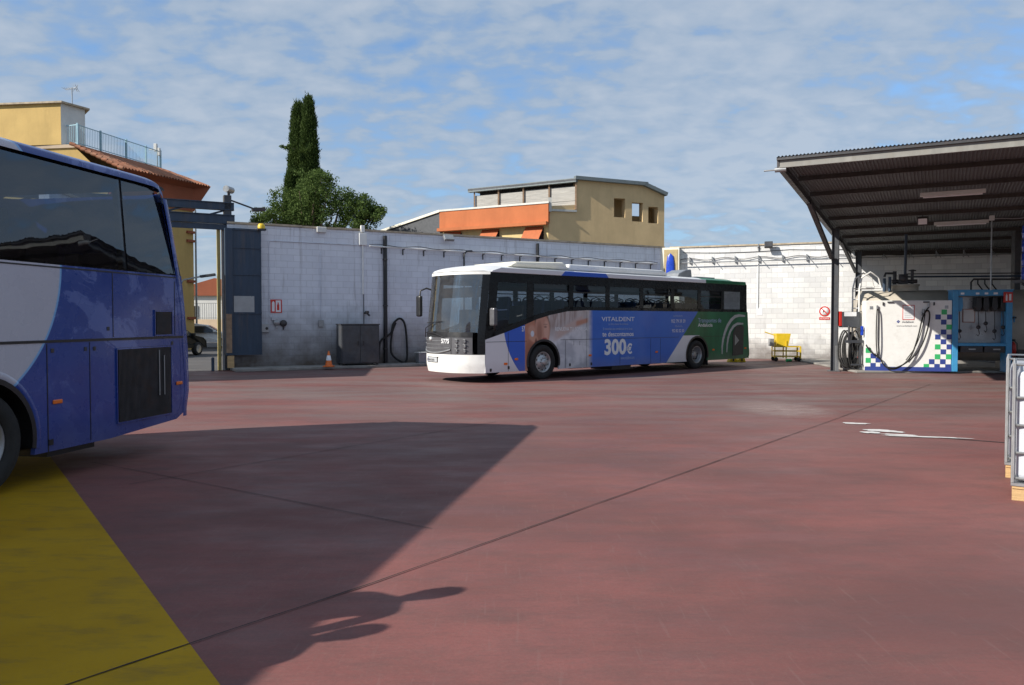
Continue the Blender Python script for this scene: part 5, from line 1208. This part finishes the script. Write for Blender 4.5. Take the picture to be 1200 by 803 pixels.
for i in range(20):
    s = sa+.45+i*.98
    if s > sb: break
    m = MB(); m.bar((s-.05, .06, zc+.24), (s+.1, -.22, zc-.04), .022); m.bb(s-.06, s-.02, .0, .10, zc-.02, zc+.26); m.build('bracket', M['silver'], t)
t = onback('wall_cable', 'thin dark cable along the top of the sunlit wall', 'cable', 0, 0, .02); m = MB(); m.tube([(.6+i*.5, 0, 4.72-.06*abs(math.sin(i*.35))) for i in range(30)], .012, 5); m.build('cable', M['steeldark'], t)
s = bs(900); t = onback('floodlight', 'small floodlight mounted high on the sunlit white wall', 'lamp', s, bh(s, 288)); m = MB(); m.box((0, -.3, 0), (.34, .14, .28), rx=-.5); m.build('head', M['steeldark'], t, bevel=.02); m = MB(); m.tube([(.3, 0, -.1), (.2, -.15, -.12), (.05, -.28, -.05)], .02, 6); m.build('arm', M['silver'], t)
s = bs(888); t = onback('wall_hook', 'short grey stub pipe on the sunlit wall beside the floodlight', 'pipe', s, bh(s, 294)); m = MB(); m.cyl((0, -.04, 0), (0, -.04, .28), .03, 8); m.build('pipe', M['silver'], t); m = MB(); m.bb(-.04, .04, -.07, 0, .1, .14); m.build('clip', M['steeldark'], t)
s = bs(966); t = onback('prohibition_sign', 'round red and white prohibition sign on the sunlit wall', 'sign', s, bh(s, 365))
m = MB(); m.lathe((0, -.012, 0), [(0, 0), (.215, 0), (.215, .01)], 'y', 32); m.build('sign_plate', M['letter_white'], t)
m = MB(); m.lathe((0, -.016, 0), [(.165, 0), (.215, 0)], 'y', 32); m.box((0, -.017, 0), (.36, .002, .045), ry=R(45)); m.build('red_ring', M['red'], t)
m = MB(); m.bb(-.05, .03, -.0145, -.0125, -.03, .0); m.bb(-.07, -.05, -.0145, -.0125, -.08, .06); m.build('pictogram', M['black'], t)
m = MB(); m.bb(-.21, .21, -.012, 0, -.36, -.25); m.build('caption_plate', M['red'], t)
o = text('NO FUMAR', M['letter_white'], .085, t, (-.185, -.014, -.335), (PI/2, 0, 0), 'lettering', .001, sx=.85)
s = bs(890); t = onback('notice_sheet', 'plain white notice on the sunlit wall right of the bus rear', 'notice', s, bh(s, 365)); m = MB(); m.bb(-.12, .12, -.01, 0, -.17, .17); m.build('paper', M['letter_white'], t)
s = bs(888); t = onback('wall_conduit', 'thin white conduit from the floodlight down to the white notice', 'pipe', s, 0, .03); m = MB(); m.cyl((0, 0, bh(s, 361)), (0, 0, 4.4), .014, 6); m.build('pipe', M['white'], t)
s = .9; t = onback('surfboard_panel', 'cream recess panel holding an upright blue oval board above the bus roof', 'panel', .35, 0)
zb, zt = 3.0, bh(.6, 291)
m = MB(); m.bb(-.80, .12, -.35, -.03, 0.1, zt); m.build('box', M['cream'], t, bevel=.01)
m = MB(); m.bb(-.55, .06, -.37, -.351, 2.9, zt-.09); m.build('panel', simple('ochre_panel', (.42, .33, .17), .7), t)
m = MB(); m.lathe((-.26, -.42, 3.75), [(0, -1.0), (.15, -.75), (.19, 0), (.18, .45), (.13, .8), (0, .93)], n=24); o = m.build('blue_oval', M['drumblue'], t)
o.scale = (1, .35, 1); o.location = (0, -.26, 0)
# small rear-end yellow wheel chocks behind the bus
for i, (x, y, lb) in enumerate(((858, 421.5, 'yellow wheel chock on the floor under the bus rear, left'), (868, 421.5, 'yellow wheel chock on the floor under the bus rear, right'))):
    p = px(x, 424.5); t = thing('wheel_chock', lb, 'chock', (p[0], p[1], 0), .3, 'yellow chocks behind the bus'); m = MB(); m.prism([(-.2, 0), (.2, 0), (.12, .2), (-.05, .26)], -.1, .1); m.build('block', M['yellow'], t, bevel=.02); m = MB(); m.bb(-.03, .03, -.12, -.102, .04, .15); m.build('handle', M['black'], t)
# yellow cart
p = (11.15, 32.2); t = thing('workshop_cart', 'yellow steel cart with hopper and low tray by the sunlit wall', 'cart', (p[0], p[1], 0), R(-8))
m = MB()
for x, y in ((-.35, -.3), (-.35, .3), (.1, -.3), (.1, .3)): m.bar((x, y, .12), (x, y, .85), .045)
for x, y in ((.66, -.3), (.66, .3)): m.bar((x, y, .12), (x, y, .6), .055)
for z, x1 in ((.2, .66), (.42, .66), (.6, .66)):
    for y in (-.3, .3): m.bar((-.35, y, z), (x1, y, z), .04)
    m.bar((.66, -.3, z), (.66, .3, z), .05); m.bar((-.35, -.3, z), (-.35, .3, z), .04)
m.build('frame', M['yellow'], t)
m = MB(); m.bb(-.3, .62, -.28, .28, .19, .21); m.build('tray', M['steeldark'], t)
m = MB(); m.prism([(-.26, .62), (.18, .62), (.28, 1.14), (-.30, 1.14)], -.3, .3); m.build('hopper', M['yellow'], t, bevel=.01)
m = MB(); m.bb(-.52, -.36, -.2, .2, .62, .92); m.build('side_box', M['silver'], t, bevel=.01)
m = MB(); m.tube([(-.25, 0, 1.05), (-.55, 0, 1.15), (-.7, 0, 1.2)], .025, 6); m.build('handle', M['yellow'], t)
for x, y in ((-.3, -.3), (-.3, .3), (.62, -.3), (.62, .3)):
    m = MB(); m.lathe((x, y, .09), [(0, -.03), (.085, -.025), (.09, 0), (.085, .025), (0, .03)], 'y', 14); m.build('wheel', M['rubber'], t)
t = thing('green_canister', 'tiny green canister lying under the yellow cart', 'canister', (p[0]+.1, p[1]-.5, 0), .4); m = MB(); m.cyl((-.12, 0, .06), (.12, 0, .06), .06, 12); m.build('body', M['green'], t); m = MB(); m.cyl((.12, 0, .06), (.16, 0, .06), .025, 8); m.build('cap', M['black'], t)

# ------------------------------------------------------------------ fuel tank cabinet
TXa, TXb, TYf = 11.38, 14.15, 25.15
FR = R(-12); TW = 2.54
ft = thing('fuel_cabinet', 'white fuel dispensing cabinet with green and blue checks under the canopy', 'fuel tank', (TXa, TYf, .07), FR)
def tp(pxx, y):
    x = (pxx-1014.3)/101*TW; return (x, EYE+(375-y)*(TYf-.208*x)/915-.07)
m = MB(); m.bb(0, TW, 0, .5, 0, 2.25); m.build('cabinet', M['white'], ft, bevel=.015)
m = MB(); m.bb(-.005, TW+.005, -.008, -.002, 0.0, .13); m.build('base_band', M['navy'], ft)
z2 = lambda x, y: (960+x/5.0, 310+y/5.0)
gsq = [(732, 279), (761, 367), (697, 483), (697, 541), (761, 541), (633, 598), (290, 504), (290, 562)]
bsq = [(697, 308), (764, 308), (730, 338), (730, 396), (697, 425), (764, 425), (730, 453), (764, 483), (730, 512), (664, 570), (728, 570), (695, 598), (758, 600), (320, 536), (350, 560), (320, 592), (378, 594)]
for L, mt, nm in ((gsq, 'green', 'green_checks'), (bsq, 'navy', 'blue_checks')):
    m = MB()
    for x, y in L:
        a, b = z2(x, y); cx_, cz_ = tp(a, b); m.bb(cx_-.079, min(TW, cx_+.079), -.006, -.0025, cz_-.079, cz_+.079)
    m.build(nm, M[mt], ft)
a, b = tp(*z2(490, 238)), tp(*z2(560, 325)); m = MB(); m.bb(a[0], b[0], -.008, -.0025, b[1], a[1]); o = m.build('notice_sheet', M['red'], ft); m = MB(); m.bb(a[0]+.02, b[0]-.02, -.011, -.0085, b[1]+.02, a[1]-.02); m.build('notice_paper', M['letter_white'], o)
m = MB()
for k in range(6): z = b[1]+.08+.055*k; m.bb(a[0]+.06, b[0]-.06-.04*(k % 3), -.013, -.0115, z, z+.008)
m.build('print_lines', M['silver'], o)
x, z = tp(*z2(488, 342)); text('Andaltank', M['silver'], .085, ft, (x, -.004, z), (PI/2, 0, 0), 'logo_lettering', .001, bold=.002)
x, z = tp(*z2(455, 364)); text('www.andaltank.com', M['silver'], .075, ft, (x, -.004, z), (PI/2, 0, 0), 'web_lettering', .001)
x, z = tp(*z2(466, 335)); m = MB()
for dx, dz in ((-.03, 0), (.03, 0), (0, .03), (0, -.03)): m.box((x+dx, -.004, z+dz), (.035, .002, .035), ry=R(45))
m.build('logo', M['navy'], ft)
for qx, qy in ((306, 254), (745, 250)):
    x, z = tp(*z2(qx, qy)); m = MB(); m.bb(x-.05, x+.05, -.006, -.0025, z-.05, z+.05); m.build('label_plate', M['silver'], ft)
for qx, qy, w in ((375, 231, .02), (672, 231, .02), (418, 221, .09), (627, 221, .09)):
    x, z = tp(*z2(qx, qy)); m = MB(); m.bb(x-w, x+w, -.04, -.0025, z-(.05 if w < .05 else .02), z+(.05 if w < .05 else .02)); m.build('bracket', M['steeldark'], ft)
def hose(label, P, r=.028, name='fuel_hose', mat='rubber', base=(0, 0)):
    t = thing(name, label, 'hose', (TXa, TYf, .07), FR); Q = []
    P = [Vector((tp(*z2(x, y))[0], -yo, tp(*z2(x, y))[1])) for x, y, yo in P]
    for i in range(len(P)-1):
        p0, p1, p2, p3 = P[max(i-1, 0)], P[i], P[i+1], P[min(i+2, len(P)-1)]
        for k in range(6):
            u = k/6; Q.append(.5*((2*p1)+(-p0+p2)*u+(2*p0-5*p1+4*p2-p3)*u*u+(-p0+3*p1-3*p2+p3)*u**3))
    Q.append(P[-1]); m = MB(); m.tube(Q, r, 8); m.build('tube', M[mat], t)
    m = MB(); m.cyl(Q[0], Q[0]+Vector((0, .0, .12)), r*1.5, 10); m.build('coupling', M['silver'], t); return t
hose('black hose hanging in a narrow vertical loop at the left of the white cabinet', [(338, 262, .05), (335, 330, .06), (334, 420, .06), (338, 500, .07), (345, 545, .08), (349, 480, .09), (350, 380, .08), (350, 290, .06), (342, 262, .05)], .018)
hose('long black hose sagging in a wide loop across the white cabinet', [(640, 250, .06), (622, 272, .10), (600, 320, .10), (575, 430, .11), (535, 540, .12), (470, 600, .14), (420, 612, .15), (380, 590, .15), (350, 545, .14), (300, 510, .12), (272, 470, .1)], .022)
hose('second black hose hanging from the right hook of the white cabinet', [(610, 285, .06), (634, 270, .07), (644, 300, .08), (632, 380, .09), (600, 470, .11), (560, 530, .13), (500, 580, .15), (440, 605, .17), (400, 600, .18)], .022)
hose('thin black inner hose strand on the white cabinet', [(600, 300, .05), (612, 280, .05), (618, 300, .05), (596, 400, .06), (560, 490, .07), (510, 560, .08)], .014)
# horizontal storage tank behind
t = thing('storage_tank', 'long tan cylindrical tank lying behind the white cabinet and blue rack', 'tank', (TXa+.50, TYf+1.75, .0), FR)
m = MB(); R0 = 1.18; m.lathe((0, 0, 1.52), [(0, -.16), (.55, -.12), (.95, -.03), (R0, .12), (R0, 5.6), (.95, 5.75), (0, 5.88)], 'x', 48)
m.build('shell', M['tancyl'], t)
for x in (.8, 4.8): m = MB(); m.bb(x-.15, x+.15, -.9, .9, .07, .75); m.build('saddle', M['steeldark'], t)
m = MB(); m.lathe((.2+1.3, 0, 2.72), [(.42, -.05), (.42, .12), (.46, .12), (.46, .18), (0, .18)], n=24); m.build('manhole', M['tancyl'], t)
# pipework on top of the tank
t = thing('pump_pipework', 'dark valves and blue pipes on top of the tan tank', 'pump', (TXa+1.85, TYf+1.35, 2.85), FR)
m = MB(); m.box((0, 0, .22), (.28, .24, .34)); m.cyl((-.35, 0, .15), (.45, 0, .15), .07, 10); m.cyl((-.25, 0, 0), (-.25, 0, .5), .06, 10); m.cyl((.3, 0, .0), (.3, 0, .55), .05, 10); m.lathe((.3, 0, .5), [(.12, 0), (.12, .03), (0, .05)], n=12); m.lathe((0, -.14, .25), [(0, -.03), (.1, -.02), (.12, .02)], 'y', 14); m.build('valve_body', M['steeldark'], t, bevel=.01)
m = MB(); m.cyl((.1, .1, .2), (.12, .1, 1.75), .045, 10); m.cyl((.15, .3, .32), (5.3, .6, .32), .03, 8); m.cyl((-.45, -.2, -.7), (-.45, -.2, .3), .05, 10); m.cyl((-.62, -.2, -.7), (-.62, -.2, .25), .05, 10); m.build('blue_pipe', M['bluegrey'], t)
m = MB(); m.cyl((.15, .3, .42), (5.3, .6, .42), .018, 8); m.tube([(-.62, -.2, .3), (-.58, -.2, .42), (-.3, -.1, .42)], .04, 8); m.build('pipe', M['steeldark'], t)
# ladder with hoops
lx, ly = (1010-600)/915*25.9, 25.9
t = thing('hoop_ladder', 'white ladder with curved hand hoops at the left end of the tank', 'ladder', (lx, ly, 0))
m = MB()
for y in (-.0, .5): m.tube([(-.1, y, .1), (-.1, y, 2.75), (-.02, y, 3.1), (.25, y, 3.28), (.52, y, 3.12), (.62, y, 2.75)], .028, 8)
m.build('rail', M['white'], t); m = MB()
for k in range(9): m.cyl((-.1, 0, .35+.29*k), (-.1, .5, .35+.29*k), .016, 8)
m.cyl((-.1, 0, 2.75), (.62, 0, 2.75), .022, 8); m.cyl((-.1, .5, 2.75), (.62, .5, 2.75), .022, 8); m.build('rung', M['white'], t)
t = thing('pipe_rail', 'grey horizontal steel rail between the pump post and white cabinet', 'rail', (10.9, 25.3, 0)); m = MB(); m.bar((-.1, 0, 1.0), (.48, 0, 1.0), .06, .09); m.bar((.1, 0, .25), (.48, 0, .25), .05); m.build('bar', M['post'], t); m = MB(); m.bar((.42, .05, 0), (.42, .05, 1.1), .06); m.build('upright', M['post'], t)
t = thing('valve_wheel', 'small bright blue valve on the left edge of the white cabinet', 'valve', (TXa-.06, TYf+.1, 1.35)); m = MB(); m.box((0, 0, 0), (.06, .12, .3)); m.build('body', M['drumblue'], t, bevel=.02); m = MB(); m.cyl((-.03, 0, 0), (.05, 0, 0), .03, 8); m.build('stem', M['steeldark'], t)
t = thing('fire_bottle', 'dark red extinguisher standing between wall and white cabinet', 'extinguisher', ((1008-600)/915*27.2, 27.2, 0)); m = MB(); m.lathe((0, 0, 0), [(0, 0), (.09, .01), (.09, .5), (.05, .6), (.03, .65), (0, .66)], n=16); m.build('body', M['red'], t); m = MB(); m.box((0, -.03, .7), (.06, .14, .06)); m.build('valve', M['black'], t)
# dispenser column with coiled hoses
dp = px(977, 434.5); t = thing('pump_dispenser', 'small grey dispenser box with coiled black hoses on a canopy post', 'pump', (dp[0]+.05, dp[1]-.3, 0))
m = MB(); m.bb(.05, .62, -.16, .16, 1.45, 1.97); m.build('box', M['post'], t, bevel=.02)
m = MB(); m.bb(.5, .70, -.13, .13, 1.43, 1.93); m.build('side_cover', M['silver'], t, bevel=.02)
m = MB(); m.bb(.10, .5, -.166, -.161, 1.82, 1.96); m.build('display', M['letter_white'], t)
m = MB(); m.bb(-.03, .04, -.12, .05, 1.5, 1.98); m.build('red_flag', M['red'], t)
m = MB(); m.bb(-.12, -.04, -.1, -.02, 0, .85); m.bb(.55, .6, -.05, .0, 0, 1.42); m.build('column', M['silver'], t)
m = MB(); m.bb(.1, .6, -.15, .15, .10, .45); m.build('pump_base', M['steeldark'], t, bevel=.03)
random.seed(5)
for k in range(7):
    m = MB(); x0 = -.10+.05*k+random.uniform(-.03, .03); w = .33+.05*random.random(); zt = 1.35-.05*k*random.random(); zb = .12+.08*random.random(); y = -.20-.03*k
    m.tube([(x0+w/2+w/2*math.cos(a), y+.04*math.sin(2*a+k), (zt+zb)/2+(zt-zb)/2*math.sin(a)*(1 if math.sin(a) < 0 else 1)) for a in lin(0, 2*PI, 26)[:-1]], .024, 7, closed=True); m.build('hose_coil', M['rubber'], t)
m = MB(); m.tube([(.2, -.3, 1.5), (.18, -.34, 1.2), (.25, -.36, .8), (.22, -.34, .5)], .035, 8); m.box((.2, -.36, 1.1), (.10, .08, .25)); m.build('nozzle', M['steeldark'], t)
# ------------------------------------------------------------------ blue hose-reel rack
RX, RY, RW_ = 13.875, 24.60, 1.70
t = thing('reel_rack', 'bright blue steel rack with shelf holding five oil hose reels', 'rack', (RX, RY, .0), FR); RH = EYE+(375-341.5)*25/915
m = MB(); m.bb(0, .17, 0, .45, .07, RH); m.build('upright', M['skyblue'], t, bevel=.01); m = MB(); m.bb(RW_-.17, RW_, 0, .45, .07, RH); m.build('upright', M['skyblue'], t, bevel=.01)
m = MB(); m.bb(.171, RW_-.171, -.01, .45, RH-.16, RH-.002); m.bb(-.02, RW_+.02, -.02, .47, RH, RH+.03); m.build('top_beam', M['skyblue'], t)
m = MB(); m.bb(.171, RW_-.171, -.02, .44, .88, .97); m.build('shelf', M['skyblue'], t, bevel=.01)
for x0, x1 in ((.25, .88), (.93, 1.6)):
    m = MB(); m.bb(x0, min(x1, 1.5), .0, .42, .68, .875); d = m.build('drawer', M['steeldark'], t, bevel=.01); m = MB(); m.bb((x0+x1)/2-.1, (x0+x1)/2+.1, -.03, -.001, .76, .80); m.build('handle', M['silver'], d)
m = MB(); m.bb(.171, RW_-.171, .43, .448, .97, RH-.17); m.build('back_panel', M['silver'], t)
m = MB(); m.bb(.42, .78, .412, .428, 1.62, 2.05); m.build('notice', M['st_red'], t); m = MB(); m.bb(.44, .76, .408, .411, 1.64, 2.03); m.build('notice_paper', M['lamp'], t)
m = MB()
for x, w in ((.12, .1), (.55, .1), (.8, .1), (1.05, .12)): m.bb(x+.1, x+.1+w, -.014, -.011, RH-.12, RH-.06)
m.build('labels', M['letter_white'], t)
for k, x in enumerate((.24, .78, .99, 1.24, 1.48)):
    m = MB(); z0 = RH-.2; m.prism([(x-.07, z0), (x+.07, z0), (x+.09, z0-.3), (x+.04, z0-.45), (x-.04, z0-.45), (x-.09, z0-.3)], .08, .4); rl = m.build('hose_reel', M['skyblue'] if k == 0 else M['black'], t, bevel=.02)
    zz = 1.15+.12*(k % 3); m = MB(); m.tube([(x, .15, z0-.45), (x+.01, .14, z0-.8), (x, .13, zz+.25)], .012, 6); m.lathe((x, .12, zz+.2), [(0, -.03), (.06, -.02), (.06, .02), (0, .03)], 'y', 12); m.tube([(x, .12, zz+.15), (x+.03, .1, zz), (x-.02, .08, zz-.08), (x-.06, .08, zz-.02)], .012, 6); m.build('oil_gun', M['steeldark'], rl)
t = thing('fire_sign', 'red fire extinguisher sign on the right upright of the blue rack', 'sign', ((1180.5-600)/915*24.24, 24.22, EYE+(375-348.5)*24.24/915)); m = MB(); m.bb(-.14, .14, 0, .02, -.16, .16); m.build('sign_plate', M['red'], t); m = MB(); m.bb(-.08, -.03, -.004, -.001, -.11, .06); m.bb(-.065, -.045, -.004, -.001, .06, .11); m.bb(.02, .09, -.004, -.001, -.1, .1); m.build('pictogram', M['letter_white'], t)
t = thing('fire_extinguisher', 'red extinguisher hanging on the right side of the blue rack', 'extinguisher', ((1187.5-600)/915*24.8, 24.8, EYE+(375-418)*24.8/915)); m = MB(); m.lathe((0, 0, 0), [(0, 0), (.085, .01), (.085, .36), (.05, .43), (.025, .47), (0, .48)], n=18); m.build('body', M['red'], t); m = MB(); m.box((0, 0, .52), (.05, .16, .06)); m.tube([(.03, 0, .5), (.13, 0, .42), (.12, -.02, .15)], .014, 6); m.build('valve', M['black'], t)
t = thing('tap_fitting', 'small blue tap with lever beside the rack right upright', 'tap', ((1188-600)/915*24.85, 24.85, 1.72)); m = MB(); m.cyl((0, 0, -.1), (0, 0, .1), .03, 8); m.bar((0, 0, 0), (.22, 0, -.12), .03); m.build('lever', M['skyblue'], t); m = MB(); m.cyl((-.06, 0, .05), (.06, 0, .05), .035, 8); m.build('valve', M['steeldark'], t)
# hose gallows and right dark column
t = thing('pipe_gallows', 'dark pipe frame with three short curved hoses above the blue rack', 'pipe', ((1137-600)/915*25.6, 25.6, 0)); h1 = EYE+(375-327.5)*25.6/915
m = MB(); m.tube([(0, 0, RH+.05), (0, 0, h1-.1), (.08, 0, h1), (1.6, 0, h1)], .03, 8); m.build('pipe', M['steeldark'], t)
for k in range(3):
    m = MB(); x = .22+k*.23; m.tube([(x, 0, h1-.02), (x, 0, h1-.15), (x+.1, -.05, h1-.32), (x+.26, -.1, h1-.48)], .022, 7); m.build('hose', M['rubber'], t)
t = thing('steel_column', 'dark steel column standing right behind the blue rack', 'column', ((1165+24-600)/915*26.4, 26.4, 0)); m = MB(); m.bb(-.1, .1, -.1, .1, .02, 5.0); m.build('shaft', M['steeldark'], t); m = MB(); m.bb(-.2, .2, -.2, .2, 0, .018); m.build('base_plate', M['steeldark'], t)
# stacked blue drums on a shelf at the right edge
for k in range(4):
    t = thing('blue_drum', ['lowest of the four blue drums stacked at the right edge', 'second blue drum from the bottom of the right-hand stack', 'third blue drum from the bottom of the right-hand stack', 'topmost blue drum of the stack at the right edge'][k], 'drum', (15.05, 22.6, 2.86+.40*k), 0, 'stacked blue drums')
    m = MB(); m.lathe((0, 0, 0), [(0, 0), (.27, 0), (.285, .03), (.285, .12), (.295, .14), (.295, .17), (.285, .19), (.285, .34), (.27, .375), (0, .38)], n=24); m.build('body', M['drumblue'], t); m = MB(); m.cyl((.1, 0, .38), (.1, 0, .395), .05, 10); m.build('cap', M['black'], t)
t = thing('drum_shelf', 'steel shelf stand carrying the blue drums at the right edge', 'shelf', (15.05, 22.6, 0)); m = MB(); m.bb(-.35, 1.2, -.4, .4, 2.78, 2.855); m.build('deck', M['post'], t); m = MB()
for x in (.45, 1.15):
    for y in (-.35, .35): m.bar((x, y, 0), (x, y, 2.78), .08)
m.bar((-.3, 0, 2.75), (.45, 0, 2.2), .06); m.build('legs', M['post'], t)

# ------------------------------------------------------------------ IBC containers at the right edge
def ibc(label, x, y, rz):
    t = thing('liquid_container', label, 'container', (x, y, 0), rz, 'caged liquid containers')
    w, d, h0, h1 = 1.0, 1.2, .15, 1.16+.15
    m = MB(); m.bb(.016, w-.016, .016, d-.016, h0+.02, h1-.08); m.build('bottle', M['ibc'], t, bevel=.07)
    m = MB(); m.bb(w*.35, w*.75, -.016, -.0145, .6, .85); m.build('label_plate', M['silver'], t); m = MB(); m.cyl((w*.5, -.03, h0+.07), (w*.5, .04, h0+.07), .045, 12); m.build('valve', M['red'], t)
    m = MB(); m.lathe((w/2, d/2, h1-.09), [(.13, 0), (.13, .05), (0, .05)], n=20); m.build('cap', M['red'], t)
    m = MB(); r = .011
    for z in (h0+.06, h0+.30, h0+.56, h0+.82, h1-.03): m.tube([(0, 0, z), (w, 0, z), (w, d, z), (0, d, z)], r+.003, 6, closed=True)
    for i in range(7):
        x_ = w*i/6
        for y_ in (-.012, d+.012): m.cyl((x_, y_, h0+.02), (x_, y_, h1-.02), r, 6)
    for i in range(8):
        y_ = d*i/7
        for x_ in (-.012, w+.012): m.cyl((x_, y_, h0+.02), (x_, y_, h1-.02), r, 6)
    for f in (.3, .7): m.cyl((w*f, 0, h1-.03), (w*f, d, h1-.03), r, 6)
    m.build('cage', M['metal'], t)
    m = MB(); m.bb(-.02, w+.02, -.02, d+.02, .14, .165); m.build('base_tray', M['metal'], t)
    m = MB()
    for y_ in (0, d/2-.05, d-.10): m.bb(-.01, w+.01, y_, y_+.10, .0, .022)
    for y_ in (0, d/2-.05, d-.10):
        for x_ in (-.01, w/2-.07, w-.13): m.bb(x_, x_+.14, y_+.002, y_+.098, .023, .112)
    for i in range(5): m.bb(-.01+i*.225, .10+i*.225, -.01, d+.01, .113, .136)
    m.build('pallet', M['wood'], t)
    return t
p = px(1181, 588); ibc('caged white plastic liquid container on wooden pallet, the nearer one at right', p[0]+.09, p[1]+.02, R(-33))
ibc('caged white plastic liquid container on pallet, half hidden behind the nearer one', p[0]+.70, p[1]+1.08, R(-33))

# ------------------------------------------------------------------ people standing left of the camera, only their shadows are in the photo
def person(label, x, y, face, seed, h=1.72):
    t = bpy.data.objects.new('person', None)
    me = bpy.data.meshes.new('person'); V = []; Ed = []; Rd = []
    def v(p, r, par=None):
        V.append(p); Rd.append(r)
        if par is not None: Ed.append((par, len(V)-1))
        return len(V)-1
    pel = v((0, 0, .95), (.155, .11)); ab = v((0, .01, 1.08), (.135, .10), pel); ch = v((0, 0, 1.28), (.165, .11), ab); up = v((0, -.01, 1.40), (.13, .09), ch); nk = v((0, 0, 1.49), (.055, .055), up); v((0, .01, 1.53), (.05, .05), nk)
    for s in (-1, 1):
        hp = v((s*.10, 0, .90), (.09, .09), pel); kn = v((s*.12, .03, .50), (.06, .06), hp); an = v((s*.12, -.02, .09), (.042, .042), kn); ft_ = v((s*.13, .14, .035), (.036, .03), an)
        sh = v((s*.19, 0, 1.40), (.062, .062), up); el = v((s*.26, -.01, 1.12), (.046, .046), sh); wr = v((s*.25, .06, .88), (.030, .03), el); pm = v((s*.245, .08, .80), (.018, .034), wr)
        for k in range(4):
            f1 = v((s*.245, .05+.02*k, .735), (.009, .009), pm); v((s*.235, .055+.02*k, .70+.006*abs(k-1)), (.008, .008), f1)
        th = v((s*.22, .125, .80), (.010, .010), pm); v((s*.215, .14, .765), (.009, .009), th)
    me.from_pydata(V, Ed, []); o = bpy.data.objects.new('person', me); COL.objects.link(o)
    sm_ = o.modifiers.new('skin', 'SKIN'); sm_.use_smooth_shade = True
    for i, sv in enumerate(me.skin_vertices[0].data): sv.radius = Rd[i]; sv.use_root = (i == 0)
    sb_ = o.modifiers.new('sub', 'SUBSURF'); sb_.levels = 2; sb_.render_levels = 2
    me.materials.append(M['cloth']); k = h/1.72; o.location = (x, y, 0); o.rotation_euler = (0, 0, face); o.scale = (k, k, k); tag(o, label, 'person')
    m = MB(); m.smooth = True
    m.lathe((0, .02, 1.62), [(0, -.125), (.04, -.115), (.065, -.085), (.076, -.02), (.078, .03), (.068, .08), (.04, .108), (0, .115)], n=24)
    hd = m.build('head', M['skin'], o); hd.scale = (.98, 1, 1)
    m = MB(); m.smooth = True; m.lathe((0, .0, 1.655), [(.082, -.05), (.088, .0), (.080, .05), (.05, .085), (0, .095)], n=24); m.build('hair', M['hair'], hd)
    m = MB(); m.prism([(.09, 1.60), (.118, 1.605), (.095, 1.65)], -.014, .014, 'x'); m.build('nose', M['skin'], hd, bevel=.004)
    for s in (-1, 1):
        m = MB(); m.lathe((s*.03, .092, 1.645), [(0, .006), (.011, .0), (0, -.005)], 'y', 10); m.build('eye', M['letter_white'], hd); m = MB(); m.box((s*.082, .02, 1.625), (.014, .03, .055)); m.build('ear', M['skin'], hd, bevel=.005)
    m = MB(); m.box((0, .092, 1.573), (.045, .012, .010)); m.build('mouth', M['redlens'], hd)
    return o
person('person in dark jacket standing left of the viewpoint beside the near coach', -2.86, 3.62, R(-60), 1, 1.74)
person('second person in dark jacket standing closer on the yellow floor', -3.16, 3.06, R(-80), 2, 1.68)
